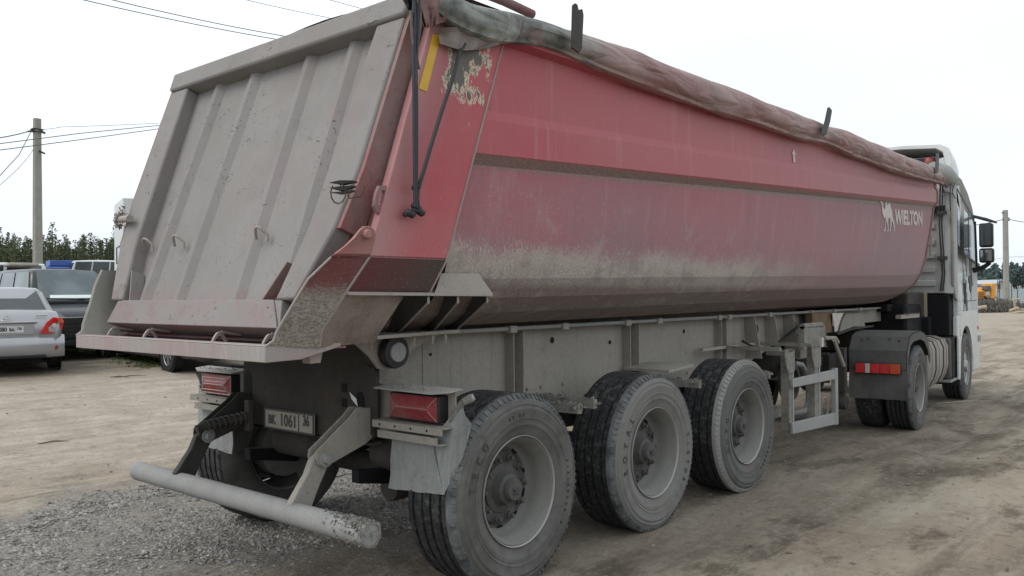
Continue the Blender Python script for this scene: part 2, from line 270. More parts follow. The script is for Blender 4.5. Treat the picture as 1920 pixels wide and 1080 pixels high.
M['orange']=plain('orange_machine_paint',(.75,.33,.05),.5); M['steelblue']=plain('pale_sheet_metal',(.42,.48,.50),.6); M['wood']=dirty('sawn_timber',(.42,.33,.22),(.5,.43,.33),.4,5,.85)
M['wallwhite']=plain('pale_render_wall',(.60,.58,.53),.8)
# ------------------------------------------------------------------ geometry helpers
class MB:
    def __init__(s): s.v=[]; s.f=[]; s.mi=[]; s.cur=0
    def add(s,vs,fs):
        b=len(s.v); s.v+= [tuple(p) for p in vs]; s.f+=[tuple(b+i for i in f) for f in fs]; s.mi+=[s.cur]*len(fs); return s
    def mat(s,i): s.cur=i; return s
    def box(s,x0,x1,y0,y1,z0,z1,M4=None):
        vs=[Vector((x,y,z)) for x in (x0,x1) for y in (y0,y1) for z in (z0,z1)]
        if M4: vs=[M4@q for q in vs]
        return s.add(vs,[(0,1,3,2),(4,6,7,5),(0,4,5,1),(2,3,7,6),(0,2,6,4),(1,5,7,3)])
    def plate(s,poly,th):
        th=Vector(th); n=len(poly); p=[Vector(q) for q in poly]; vs=p+[q+th for q in p]
        return s.add(vs,[tuple(range(n))[::-1],tuple(range(n,2*n))]+[(i,(i+1)%n,n+(i+1)%n,n+i) for i in range(n)])
    def strip(s,a,b,th,n=None):
        """sheet between two chains, thickened"""
        n=n or max(len(a),len(b))
        def rs(c):
            c=[Vector(q) for q in c]; L=[0]
            for i in range(1,len(c)): L.append(L[-1]+(c[i]-c[i-1]).length)
            o=[]
            for i in range(n):
                t=L[-1]*i/(n-1); j=max(k for k in range(len(L)) if L[k]<=t+1e-9); j=min(j,len(c)-2); o.append(c[j].lerp(c[j+1],(t-L[j])/(L[j+1]-L[j]+1e-9)))
            return o
        A=rs(a) if len(a)!=n else [Vector(q) for q in a]; B=rs(b) if len(b)!=n else [Vector(q) for q in b]; th=Vector(th)
        vs=A+B+[q+th for q in A]+[q+th for q in B]; f=[]
        for i in range(n-1):
            f+=[(i,i+1,n+i+1,n+i),(2*n+i,3*n+i,3*n+i+1,2*n+i+1),(i,2*n+i,2*n+i+1,i+1),(n+i,n+i+1,3*n+i+1,3*n+i)]
        f+=[(0,n,3*n,2*n),(n-1,3*n-1,4*n-1,2*n-1)]
        return s.add(vs,f)
    def tube(s,path,r,seg=10,caps=True,flat=1.0):
        path=[Vector(p) for p in path]; n=len(path); rr=r if isinstance(r,(list,tuple)) else [r]*n; vs=[]; f=[]
        t0=(path[1]-path[0]).normalized(); u=t0.orthogonal().normalized()
        for i,p in enumerate(path):
            t=(path[min(i+1,n-1)]-path[max(i-1,0)]).normalized(); u=(u-t*u.dot(t)).normalized(); w_=t.cross(u)
            for k in range(seg):
                a=2*math.pi*k/seg; vs.append(p+(u*math.cos(a)+w_*math.sin(a)*flat)*rr[i])
        for i in range(n-1):
            for k in range(seg): f.append((i*seg+k,i*seg+(k+1)%seg,(i+1)*seg+(k+1)%seg,(i+1)*seg+k))
        if caps: f+=[tuple(range(seg))[::-1],tuple((n-1)*seg+k for k in range(seg))]
        return s.add(vs,f)
    def lathe(s,prof,c,seg=48,axis='y',close=False):
        """prof: (radius, offset along axis)"""
        vs=[];f=[];n=len(prof); c=Vector(c)
        for i in range(seg):
            a=2*math.pi*i/seg; ca,sa=math.cos(a),math.sin(a)
            for r,h in prof:
                vs.append(c+(Vector((r*ca,h,r*sa)) if axis=='y' else Vector((r*ca,r*sa,h)) if axis=='z' else Vector((h,r*ca,r*sa))))
        m=n if close else n-1
        for i in range(seg):
            j=(i+1)%seg
            for q in range(m): f.append((i*n+q,i*n+(q+1)%n,j*n+(q+1)%n,j*n+q))
        return s.add(vs,f)
    def loft(s,rings,closed=True,caps=True):
        n=len(rings[0]); vs=[Vector(p) for r in rings for p in r]; f=[]
        for i in range(len(rings)-1):
            for k in range(n if closed else n-1): f.append((i*n+k,i*n+(k+1)%n,(i+1)*n+(k+1)%n,(i+1)*n+k))
        if caps: f+=[tuple(range(n))[::-1],tuple((len(rings)-1)*n+k for k in range(n))]
        return s.add(vs,f)
    def build(s,name,mats,parent=None,smooth=35,bevel=0,label=None,fix=True,mirror=None):
        me=bpy.data.meshes.new(name); me.from_pydata(s.v,[],s.f); 
        for m in (mats if isinstance(mats,(list,tuple)) else [mats]): me.materials.append(M[m] if isinstance(m,str) else m)
        me.polygons.foreach_set('material_index',s.mi)
        me.update()
        if fix:
            import bmesh
            bm=bmesh.new(); bm.from_mesh(me); bmesh.ops.recalc_face_normals(bm,faces=bm.faces); bm.to_mesh(me); bm.free()
        if smooth: me.polygons.foreach_set('use_smooth',[True]*len(me.polygons)); me.set_sharp_from_angle(angle=R_(smooth))
        o=bpy.data.objects.new(name,me); COL.objects.link(o)
        if parent: o.parent=parent
        if bevel:
            b=o.modifiers.new('bevel','BEVEL'); b.width=bevel; b.segments=2; b.limit_method='ANGLE'; b.angle_limit=R_(35); b.harden_normals=False
        if label: o['label']=label
        return o
def tag(o,label=None,cat=None,group=None,kind=None):
    if label: o['label']=label
    if cat: o['category']=cat
    if group: o['group']=group
    if kind: o['kind']=kind
    return o
def empty(name,loc=(0,0,0),rz=0):
    o=bpy.data.objects.new(name,None); COL.objects.link(o); o.location=loc; o.rotation_euler=(0,0,rz); o.empty_display_size=.2; return o
def kids(o): return [c for c in bpy.data.objects if c.parent==o]
def copy_tree(o,parent=None):
    c=o.copy(); COL.objects.link(c); c.parent=parent
    for ch in kids(o): copy_tree(ch,c)
    return c
def text_verts(body,size,sx=1,bold=0,ext=.0015):
    cu=bpy.data.curves.new('t','FONT'); cu.body=body; cu.size=size; cu.extrude=ext; cu.offset=bold; cu.align_x='CENTER'; cu.align_y='CENTER'; cu.resolution_u=3
    o=bpy.data.objects.new('t',cu); COL.objects.link(o); bpy.context.view_layer.update()
    me=bpy.data.meshes.new_from_object(o.evaluated_get(bpy.context.evaluated_depsgraph_get()))
    vs=[(v.co.x*sx,v.co.y,v.co.z) for v in me.vertices]; fs=[tuple(p.vertices) for p in me.polygons]
    bpy.data.objects.remove(o); bpy.data.curves.remove(cu); bpy.data.meshes.remove(me)
    return vs,fs
def frame_mat(o,ex,ey):
    ex=Vector(ex).normalized(); ey=Vector(ey); ey=(ey-ex*ex.dot(ey)).normalized(); ez=ex.cross(ey); o=Vector(o)
    return Matrix(((ex.x,ey.x,ez.x,o.x),(ex.y,ey.y,ez.y,o.y),(ex.z,ey.z,ez.z,o.z),(0,0,0,1)))
def add_text(mb,body,size,fm,sx=1,bold=0,ext=.0015):
    v,f=text_verts(body,size,sx,bold,ext); return mb.add([fm@Vector(p) for p in v],f)
def crust(mb,p0,p1,r,n=60,sz=.012):
    p0,p1=Vector(p0),Vector(p1)
    for i in range(n):
        p=p0.lerp(p1,random.random())+Vector((random.gauss(0,r),random.gauss(0,r),random.gauss(0,r*.5))); s_=sz*random.uniform(.4,1.3)
        q=[p+Vector((random.uniform(-1,1),random.uniform(-1,1),random.uniform(-1,1))).normalized()*s_ for _ in range(5)]
        mb.add(q,[(0,1,2),(0,2,3),(0,3,1),(4,2,1),(4,3,2),(4,1,3)])
# ================================================================== GROUND
def sstep(x,a,b):
    t=max(0,min(1,(x-a)/(b-a))); return t*t*(3-2*t)
def gz(x,y):
    """height of the dirt yard"""
    d=math.hypot(x-CAM.x,y-CAM.y)
    z=.30*sstep(y-.25*x,3.0,13.0)
    z-=.08*sstep(x,4.5,7.5)*(1-sstep(x,14,30))*(1-sstep(y,3,7))
    z+=.10*sstep(d,25,55)*(1-sstep(y,4,14))
    if d<60:
        n=noise.noise(Vector((x*.55,y*.55,0)))*.035+noise.noise(Vector((x*1.9,y*1.9,3)))*.014+noise.noise(Vector((x*6,y*6,8)))*.010+abs(noise.noise(Vector((x*13,y*13,2))))*.008
        # ruts running with the track to the right of the lorry
        for yo,dp in ((-2.0,.02),(-2.7,.025),(-4.2,.02),(3.6,.02),(5.6,.025)):
            q=(y-yo-.35*math.sin(x*.35+yo))/.22; n-=dp*math.exp(-q*q)*1.5; n+=dp*.7*math.exp(-(abs(q)-1.5)**2*3); n+=(.006*math.sin(x*38+3*math.sin(y*9))*math.exp(-q*q) if d<14 else 0)
        calm=1.0
        if abs(y)<1.7 and -1<x<12: calm=.3
        z+=n*calm*(1-sstep(d,30,60))
    return z
def ground():
    N=420; a=np.linspace(-1,1,N); s=np.sinh(a*6.2)/math.sinh(6.2)*2600
    ox,oy=1.0,0.5; vs=[(float(x)+ox,float(y)+oy,gz(float(x)+ox,float(y)+oy)) for y in s for x in s]
    f=[(j*N+i,j*N+i+1,(j+1)*N+i+1,(j+1)*N+i) for j in range(N-1) for i in range(N-1)]
    k=NM('packed_dirt_yard'); X,Y,Z=k.xyz()
    n1=k.noise(.35,6,.62); n2=k.noise(2.2,7,.68); n3=k.noise(13,6,.7); n4=k.noise(70,4,.8); n5=k.noise(1,6,.65,k.vec((.22,1.3,1),rot=(0,0,R_(4)))); n6=k.noise(1,6,.7,k.vec((.5,4.5,1),rot=(0,0,R_(5))))
    c=k.mix(k.rng(n1,.38,.62),(.285,.232,.178),(.46,.395,.312))
    c=k.mix(k.mul(k.rng(n5,.47,.62),.7),c,(.135,.108,.083))
    c=k.mix(k.mul(k.rng(n6,.53,.64),.65),c,(.47,.415,.345))
    pt=k.noise(.75,7,.68,k.vec((1,2.0,1),loc=(7,3,0))); c=k.mix(k.mul(k.rng(pt,.53,.60),.75),c,(.12,.096,.074)); c=k.mix(k.mul(k.rng(pt,.46,.38),.6),c,(.50,.445,.365))
    # sandy, well driven lane on the left of the lorry
    sand=k.mul(k.rng(k.add(Y,k.rng(n1,.3,.7,-1.0,1.0)),2.6,4.6),k.rng(k.add(k.math('SUBTRACT',Y,k.mul(X,.20)),k.rng(n2,.3,.7,-.8,.8)),10.6,9.0))
    c=k.mix(k.mul(sand,.9),c,k.mix(k.mul(k.rng(n6,.50,.60),.5),k.mix(k.rng(n2,.38,.62),(.37,.312,.26),(.50,.438,.375)),(.27,.225,.18)))
    # darker, oily soil by the parked cars
    soil=k.mul(k.rng(k.add(k.math('SUBTRACT',Y,k.mul(X,.20)),k.rng(n2,.3,.7,-.8,.8)),9.6,11.0),k.rng(Y,30,20))
    c=k.mix(k.mul(soil,.75),c,k.mix(k.rng(n2,.4,.6),(.105,.088,.065),(.24,.20,.155)))
    # darker earth under and beside the trailer
    dark_earth=k.mul(k.rng(k.add(Y,k.rng(n2,.3,.7,-.6,.6)),-2.5,-1.2),k.rng(k.add(Y,k.rng(n2,.3,.7,-.6,.6)),2.4,1.3)); dark_earth=k.mul(dark_earth,k.rng(X,13,8))
    c=k.mix(k.mul(dark_earth,.50),c,k.mix(k.rng(n2,.38,.62),(.075,.062,.05),(.16,.132,.105)))
    # grey crushed-stone dust beneath the gravel
    ge=k.add(k.rng(n1,.3,.7,-.5,.5),k.rng(n2,.3,.7,-.35,.35)); gm=k.mul(k.rng(k.add(k.math('SUBTRACT',Y,k.mul(X,.18)),ge),3.1,2.6),k.mul(k.rng(k.add(k.add(Y,k.mul(X,.25)),ge),-.4,.3),k.rng(k.add(X,ge),2.6,1.8))); c=k.mix(k.mul(gm,.75),c,k.mix(k.rng(k.noise(42,4,.8),.4,.6),(.14,.132,.122),(.36,.345,.325)))
    far=k.rng(X,12,30); c=k.mix(k.mul(far,.5),c,(.36,.315,.25))
    c=k.mix(k.mul(k.rng(n3,.54,.66),.35),c,(.50,.45,.375)); c=k.mix(k.mul(k.rng(n3,.44,.34),.45),c,(.085,.07,.055))
    c=k.mix(k.mul(k.rng(n4,.54,.7),.45),c,(.42,.37,.31)); c=k.mix(k.mul(k.rng(n4,.44,.3),.5),c,(.09,.075,.062))
    h=k.add(k.add(k.mul(n3,.9),k.mul(n4,.28)),k.mul(n2,1.2))
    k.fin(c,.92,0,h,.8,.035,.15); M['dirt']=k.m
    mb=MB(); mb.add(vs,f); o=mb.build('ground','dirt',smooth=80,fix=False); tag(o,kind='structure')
    return o
ground()
# ---- gravel patch and loose pebbles
def stones(name,n,spots,smin,smax,mats,label,cat):
    mb=MB(); rr=random.Random(3); base=[(1,0,0),(-1,0,0),(0,1,0),(0,-1,0),(0,0,1),(0,0,-1)]; tri=[(0,2,4),(2,1,4),(1,3,4),(3,0,4),(2,0,5),(1,2,5),(3,1,5),(0,3,5)]
    for (x,y,sc) in spots:
        s=(smin+(smax-smin)*rr.random()**1.8)*sc; a=rr.uniform(0,6.28); ca,sa=math.cos(a),math.sin(a); z=gz(x,y)+s*.04; el=rr.uniform(.55,1)
        vs=[]
        for b in base:
            q=[b[0]*s*rr.uniform(.7,1.2),b[1]*s*el*rr.uniform(.7,1.2),b[2]*s*.5*rr.uniform(.6,1.2)]
            q[0]+=rr.uniform(-.3,.3)*s; q[1]+=rr.uniform(-.3,.3)*s
            vs.append((x+q[0]*ca-q[1]*sa,y+q[0]*sa+q[1]*ca,z+q[2]))
        mb.mat(rr.randrange(len(mats))); mb.add(vs,tri)
    o=mb.build(name,mats,smooth=0,fix=False); tag(o,label,cat,kind='stuff'); return o
M['st1']=plain('grey_crushed_stone',(.25,.238,.225),.9); M['st2']=plain('pale_crushed_stone',(.36,.345,.325),.9); M['st3']=plain('brown_crushed_stone',(.17,.145,.125),.9)
def gravel_spots():
    rr=random.Random(11); out=[]
    while len(out)<40000:
        x=rr.uniform(-2.6,3.2); y=rr.uniform(-1.0,4.2)
        # density: full in the heap, thinning to its ragged edges
        n=noise.noise(Vector((x*1.1,y*1.1,5)))*.55+noise.noise(Vector((x*3.5,y*3.5,9)))*.30
        edge=min((2.95+.18*x-y)/.45,(y-(-.15-.25*x))/.9,(2.4-x)/1.0)+n
        pr=max(0,min(1,edge))
        if rr.random()<pr*pr*(.35+.65*(noise.noise(Vector((x*2.3,y*2.3,20)))>-.15)): out.append((x,y,1.0 if rr.random()<.93 else 1.45))
    return out
stones('gravel',0,gravel_spots(),.006,.024,['st1','st2','st1','st3'],'grey crushed stone gravel spread over the dirt behind the trailer','gravel')
def pebble_spots():
    rr=random.Random(5); out=[]
    while len(out)<5200:
        d=rr.uniform(1.5,30)**1.0; a=rr.uniform(-.75,.75); f=MW@Vector((math.tan(a),0,1)); x=CAM.x+f.x*d; y=CAM.y+f.y*d
        if noise.noise(Vector((x*.7,y*.7,1)))+rr.uniform(-.4,.4)>-.05: out.append((x,y,rr.choice((.5,.6,.8,1,1.3))))
    return out
stones('pebbles',0,pebble_spots(),.007,.019,['st1','st2','st3','st3'],'loose pebbles and clods scattered thinly over the whole dirt yard','pebbles')
# ================================================================== TRAILER
TR=empty('tipper_trailer'); tag(TR,'dusty red tipper semi-trailer with grey tailgate and rolled tarpaulin, hitched behind the white lorry','trailer')
NX=18
PR=[(-1.27,3.03),(-1.27,2.93),(-1.215,2.91),(-1.215,2.535),(-1.235,2.48),(-1.235,2.30),(-1.19,2.245),(-1.165,2.02),(-1.14,1.80),(-1.09,1.655),(-1.01,1.55),(-.88,1.462),(-.68,1.388),(-.4,1.372)]
PF=[(-1.25,3.10),(-1.25,3.025),(-1.20,3.00),(-1.195,2.955),(-1.225,2.90),(-1.225,2.755),(-1.175,2.70),(-1.125,2.35),(-1.075,2.0),(-1.02,1.79),(-.945,1.64),(-.84,1.53),(-.68,1.43),(-.4,1.385)]
XR,XF=-.42,8.74
def body_side():
    mb=MB(); rings=[]
    for i in range(NX+1):
        t=i/NX; x=XR+(XF-XR)*t; h=[Vector((x,a[0]+(b[0]-a[0])*t,a[1]+(b[1]-a[1])*t)) for a,b in zip(PR,PF)]
        # the lower bends are rounded towards the nose of the half-pipe
        if t>.93: 
            q=(t-.93)/.07
            for k_,p in enumerate(h):
                if k_>=8: p.y+=.06*q*(k_-7)/6; p.z+=.05*q*(k_-7)/6
        rings.append(h+[Vector((p.x,-p.y,p.z)) for p in h[::-1]])
    mb.loft(rings,closed=False,caps=False)
    mb.f.append(tuple(range((NX)*28,(NX+1)*28))); mb.mi.append(0)
    return mb
o=body_side().build('body_shell','body',TR,smooth=12)
mb=MB(); fr=[]
for a in PF: fr.append(Vector((XF-.05,a[0]-.012,a[1])))
fr=fr[:8]+[Vector((XF-.05,p.y+.06*(k_-7)/6,p.z+.05*(k_-7)/6)) if k_>=8 else p for k_,p in list(enumerate(fr))[8:]]
mb.strip(fr,[p+Vector((.06,0,0)) for p in fr],(0,.02,0)); mb.strip([Vector((p.x,-p.y,p.z)) for p in fr],[Vector((p.x+.06,-p.y,p.z)) for p in fr],(0,-.02,0))
mb.build('front_edge_trim','gate_red',TR)
# corner posts at the rear
def mir(ps): return [Vector((p[0],-p[1],p[2])) for p in ps]
Pa=at(693,482,1,-1.235); Pb=at(838,486,1,-1.235); Pc=at(806,547,1,-1.14); Pd=at(649,548,1,-1.14); Pe=at(603,621,1,-1.03); Pf=at(599,651,1,-1.0)
post_t=[Vector((-.055,-1.235,3.03)),Vector((-.585,-1.235,3.03))]
for s_ in (0,1):
    g=(lambda q:q) if s_==0 else mir; sg=1 if s_==0 else -1
    mb=MB(); zt=1.75
    mb.plate(g([post_t[0],Vector((Pb.x,-1.235,zt)),Vector((Pa.x,-1.235,zt)),post_t[1]]),(0,.05*sg,0))
    lo=[Vector((Pb.x,-1.235,zt)),Vector((Pc.x,-1.14,1.588)),Vector((Pd.x,-1.14,1.588)),Vector((Pa.x,-1.235,zt))]
    mb.plate(g(lo),(0,.03*sg,.01))
    mb.build('corner_post','pillar',TR,smooth=20,bevel=.006)
    # rolled edge on the post
    mb=MB(); mb.tube(g([post_t[0],Vector((Pb.x,-1.235,zt)),Vector((Pc.x,-1.14,1.588))]),.007,6); mb.build('post_edge','lip',TR)
    # inner return of post towards gate
    mb=MB(); mb.strip(g([post_t[1]+Vector((.02,.03,0)),Vector((Pa.x+.02,-1.205,zt))]),g([post_t[1]+Vector((.06,.14,0)),Vector((Pa.x+.06,-1.07,zt))]),(-.01,0,0)); mb.build('post_return','gate_red',TR)
# ---- tailgate
G0=Vector((-.69,0,3.015)); GD=nv((-.363,0,-1)); GN=nv((-1,0,.363))
def gp(s,y,h=0): return G0+GD*s+Vector((0,y,0))+GN*h
def goff(mb,s0,s1,ya0,ya1,yb0,yb1,h0,h1):
    """box on the gate plane: at s0 spans ya0..ya1, at s1 yb0..yb1"""
    p=[gp(s0,ya0,h0),gp(s0,ya1,h0),gp(s1,yb1,h0),gp(s1,yb0,h0)]
    return mb.plate(p,GN*(h1-h0))
def yo(s): # outer edge of frame
    for (a,b),(c,d) in zip([(-.05,1.145),(.9,1.125),(1.2,1.075)],[(.9,1.125),(1.2,1.075),(1.70,.87)]):
        if s<=c: return a and b+(d-b)*(s-a)/(c-a)
    return .87
mb=MB()
ribs=[.63,.235,-.31,-.70]; edges=[(1.0,0)]
secs=[]
for s in (.02,.35,.7,1.05,1.4,1.62):
    line=[gp(s,min(1.02,yo(s)-.02),-.085)]
    for r in ribs:
        for dy,h in ((.065,0),(.04,.030),(.0,.030),(-.048,0)): line.append(gp(s,r+dy-(.02*s if r<0 else -.01*s),-.085+h))
    line.append(gp(s,-min(1.02,yo(s)-.02),-.085)); secs.append(line)
for a,b in zip(secs,secs[1:]): mb.strip(a,b,GN*-.006)
mb.build('tailgate_panel','gate',TR,smooth=15)
mb=MB()
for sg in (1,-1):
    mb=MB(); inn=lambda s:(.94-.06*s) if s<1.2 else .868-(s-1.2)*.25
    ss=(.09,.5,.9,1.05,1.2,1.4,1.548)
    mb.plate([gp(s,sg*inn(s),-.11) for s in ss]+[gp(s,sg*yo(s),-.11) for s in ss[::-1]],GN*.11)
    mb.build('tailgate_post','gate',TR,smooth=20,bevel=.012)
mb=MB(); goff(mb,-.045,.089,-1.165,1.165,-1.15,1.15,-.10,.018); mb.build('tailgate_top_beam','gate',TR,bevel=.016)
mb=MB(); goff(mb,1.550,1.69,-.772,.772,-.872,.872,-.12,.004); mb.plate([gp(1.552,.775,-.11),gp(1.552,.835,-.11),gp(1.69,.885,-.11),gp(1.69,.877,-.11)],GN*.108); mb.plate([gp(1.552,-.775,-.11),gp(1.552,-.835,-.11),gp(1.69,-.885,-.11),gp(1.69,-.877,-.11)],GN*.108)
mb.build('tailgate_bottom_beam','gate',TR,bevel=.010)
for sg in (1,-1):   # red side edge of gate frame and stays
    mb=MB()
    for s0,s1 in ((-.03,.9),(.9,1.2)): goff(mb,s0,s1,sg*(yo(s0)+.004),sg*(yo(s0)+.03),sg*(yo(s1)+.004),sg*(yo(s1)+.03),-.14,-.012)
    mb.build('tailgate_edge','gate_red',TR)
    mb=MB(); mb.strip([gp(1.36,sg*.79,.0),gp(1.55,sg*.68,.0)],[gp(1.36,sg*.79,-.08),gp(1.55,sg*.68,-.08)],(0,.010,0)); mb.build('corner_stay','gate_red' if sg<0 else 'gate',TR)
for y in (.80,.43,-.41):
    mb=MB(); pth=[gp(1.178+.03*math.cos(a)*1.2-.0,y+.045-.075*(i/8),-.085+.055*math.sin(a)) for i,a in enumerate([math.pi*j/8 for j in range(9)])]
    pth=[gp(1.20-.045*math.sin(math.pi*i/8*.85),y+.04-.085*i/8,-.05+.045*math.sin(math.pi*i/8)) for i in range(9)]
    mb.tube(pth,.008,8); mb.tube([pth[-1],pth[-1]+Vector((0,-.004,-.035))],.008,8); mb.build('tarp_hook','shelf',TR)
# latch wrapped in rags on left, cord clamp on right
mb=MB(); c0=gp(1.02,1.12,.03); mb.tube([c0,gp(1.035,.95,.05)],.022,14); mb.lathe([(.022,0),(.012,0),(.012,.02)],gp(1.035,.95,.05),14)
for i in range(70):
    p=c0+Vector((random.gauss(0,.016),random.gauss(.02,.018),random.gauss(0,.028))); q=[p+Vector((random.uniform(-1,1),random.uniform(-1,1),random.uniform(-1,1))).normalized()*random.uniform(.010,.022) for _ in range(5)]
    mb.add(q,[(0,1,2),(0,2,3),(0,3,1),(4,2,1),(4,3,2),(4,1,3)])
mb.tube([c0+Vector((0,.02,.05)),c0+Vector((0,-.03,.065)),c0+Vector((0,-.08,.03))],.004,6)
mb.build('gate_latch','shelf',TR)
mb=MB()
for k_,(u,v) in enumerate(((664,345),(662,354),(660,362))):
    a=on_=at(u-22,v+3,1,-1.13); b=at(u+22,v,1,-1.16); mm=a.lerp(b,.45); mb.plate([a+Vector((-.05,0,.004)),mm+Vector((-.05,0,.012-.004*k_)),b+Vector((-.05,0,.008)),b+Vector((-.05,0,.0)),mm+Vector((-.05,0,-.008-.006*(k_==1)))],(-.035+.008*k_,-.01,0))
mb.tube([at(640,350,1,-1.2)+Vector((.0,.0,0))]+[at(640+14*math.cos(a)-6,362+20*math.sin(a),1,-1.2) for a in [j*.6-1.5 for j in range(10)]],.003,6)
mb.tube([at(648,350,1,-1.2),at(655,372,1,-1.2),at(676,368,1,-1.2),at(684,350,1,-1.2)],.003,6)
mb.build('cord_clamp','framedark',TR)
# slotted ear and lug on the post
for g,sg in ((lambda q:q,1),(mir,-1)):
    mb=MB(); ear=[at(u,v,1,-1.225) for u,v in ((712,348),(728,348),(718,398),(708,400),(702,386),(706,362))]
    inn=[at(u,v,1,-1.225) for u,v in ((715,357),(722,357),(716,384),(711,386),(709,380),(711,366))]
    n_=len(ear); vs=g(ear)+g(inn)+g([p+Vector((0,.02,0)) for p in ear])+g([p+Vector((0,.02,0)) for p in inn]); f=[]
    for i in range(n_):
        j=(i+1)%n_; f+=[(i,j,n_+j,n_+i),(2*n_+i,3*n_+i,3*n_+j,2*n_+j),(i,2*n_+i,2*n_+j,j),(n_+i,n_+j,3*n_+j,3*n_+i)]
    mb.add(vs,f); mb.build('slotted_ear','gate_red',TR)
    # chute cheek: bent plate behind the post
    mb=MB()
    E1=[at(u,v,1,y) for u,v,y in ((621,482,-1.15),(578,523,-1.08),(550,569,-1.035),(519,621,-.995),(513,639,-.985),(497,650,-.975))]
    C1=[Pa+Vector((0,.005,0)),Pa.lerp(Pd,.6),Pd,Pd.lerp(Pe,.55),Pe,Pf]
    mb.strip(g(C1),g(E1),(0,.012*sg,0)); mb.build('chute_cheek','cheek' if sg>0 else 'cheek_in',TR,smooth=40)
    mb=MB(); lug=[at(u,v,1,y) for u,v,y in ((621,482,-1.155),(649,461,-1.2),(666,446,-1.24),(677,430,-1.245),(684,424,-1.245),(695,424,-1.245),(703,431,-1.245),(704,440,-1.245),(694,481,-1.240))]
    mb.plate(g(lug),(0,.018*sg,0)); pc=at(689,439,1,-1.25); 
    if sg<0: pc=mir([pc])[0]
    mb.lathe([(.0,-.012*sg),(.018,-.012*sg),(.022,0),(.022,.01*sg)],pc,16); 
    if sg>0: mb.build('gate_lug','cheek',TR,bevel=.003)
    mb=MB(); mb.tube(g([Pa,Pd,Pe,Pf]),.006,6); mb.tube(g(E1),.006,6); mb.build('cheek_edge','lip',TR)
    # lower cheek
    mb=MB(); mb.plate(g([Pd,at(757,556,1,-1.13),at(709,629,1,-.94),at(702,642,1,-.93),Pf,Pe]),(0,.012*sg,.004)); mb.build('lower_cheek','cheek_low',TR)
# flange shelf, ribs and foot plate
for g,sg in ((lambda q:q,1),(mir,-1)):
    mb=MB(); mb.plate(g([Pd+Vector((0,-.03,0)),Vector((-.125,-1.17,1.577)),Vector((-.125,-1.0,1.60)),Pd+Vector((0,.12,.02))]),(0,0,-.014))
    mb.plate(g([at(827,512,1,-1.11),at(897,512,1,-1.11),Vector((-.125,-1.17,1.580)),Vector((-.55,-1.16,1.582))]),(0,0,-.008)); mb.build('side_flange','shelf',TR,bevel=.002)
    for x_,xb in ((-.585,-.43),(-.375,-.17),(-.15,.02)):
        mb=MB(); mb.plate(g([Vector((x_,-1.15,1.565)),Vector((x_,-1.15,1.535)),Vector((xb,-.76,1.372)),Vector((xb+.03,-.62,1.372)),Vector((x_+.05,-.9,1.565))]),(.012,0,0)); rb_=mb.build('flange_rib','framedark',TR)  # near-black ribs: the shade between them is put into their colour
        mb=MB(); mb.tube(g([Vector((x_,-1.152,1.565)),Vector((x_,-1.152,1.535)),Vector((xb,-.762,1.374))]),.0065,6); mb.build('rib_edge','shelf',rb_)
    mb=MB(); mb.plate(g([Vector((-.73,-.935,1.372)),Vector((.03,-.77,1.372)),Vector((.10,-.60,1.372)),Vector((-.73,-.60,1.372))]),(0,0,-.018)); mb.build('foot_plate','shelf',TR)
    for x_ in (-.66,-.36,-.22,-.12):
        mb=MB(); mb.tube(g([Vector((x_,-.80,1.375)),Vector((x_,-.80,1.30))]),.008,6); mb.tube(g([Vector((x_,-.80,1.345)),Vector((x_,-.80,1.325))]),.014,6); mb.build('flange_bolt','shelf',TR)
    # hinge bracket and roller
    hc=Vector((-.45,-.78,1.268)); 
    mb=MB(); br=[Vector((-.72,-.70,1.355)),Vector((.0,-.70,1.355)),Vector((-.14,-.70,1.32)),Vector((-.28,-.70,1.27)),Vector((-.36,-.70,1.19)),Vector((-.44,-.70,1.16)),Vector((-.52,-.70,1.18)),Vector((-.58,-.70,1.25))]
    mb.plate(g(br),(0,.02*sg,0)); mb.build('hinge_bracket','shelf',TR)
    h=g([hc])[0]; mb=MB(); mb.lathe([(0,-.0*sg),(.052,0),(.055,.015*sg),(.055,.2*sg)],h,24); mb.build('hinge_pin','pipe',TR)
    mb=MB(); mb.lathe([(.055,.01*sg),(.085,.012*sg),(.09,.03*sg),(.085,.07*sg),(.055,.07*sg)],h,24); mb.lathe([(.055,.10*sg),(.10,.10*sg),(.10,.18*sg),(.055,.18*sg)],h,24); mb.build('hinge_collar','black',TR)
# ---- chute lip, floor and hooks
mb=MB(); mb.box(-1.40,-1.385,-.975,.975,1.283,1.352); mb.box(-1.40,-1.33,-.973,.973,1.352,1.358)
for sg in (1,-1): mb.plate([Vector((-1.398,sg*.977,1.355)),Vector((-1.398,sg*.977,1.283)),Vector((-1.22,sg*.985,1.287)),Vector((-1.0,sg*.99,1.335)),Vector((-1.0,sg*.99,1.352))],(0,-.012*sg,0))
mb.build('chute_lip','lip',TR,bevel=.003)
mb=MB(); mb.box(-1.385,-.95,-.965,.965,1.325,1.335); mb.plate([Vector((-1.12,.985,1.35)),Vector((-1.12,-.985,1.35)),Vector((-1.02,-.985,1.50)),Vector((-1.02,.985,1.50))],(.012,0,0)); mb.build('chute_floor','gate_red',TR)
mb=MB(); mb.tube([Vector((-1.14,-.95,1.385)),Vector((-1.14,.95,1.385))],.018,10); mb.build('lock_shaft','framedark',TR)
for y in (.80,.36,-.36,-.80):
    mb=MB(); pth=[Vector((-1.30+.09*t,y,1.345+.055*math.sin(t*math.pi))) for t in [j/8 for j in range(9)]]
    mb.strip(pth,[p+Vector((.0,.0,-.02)) for p in pth],(0,.015,0)); mb.tube([Vector((-1.25,y,1.40)),Vector((-1.14,y-.03,1.38))],.008,6); mb.build('lock_claw','lip',TR)
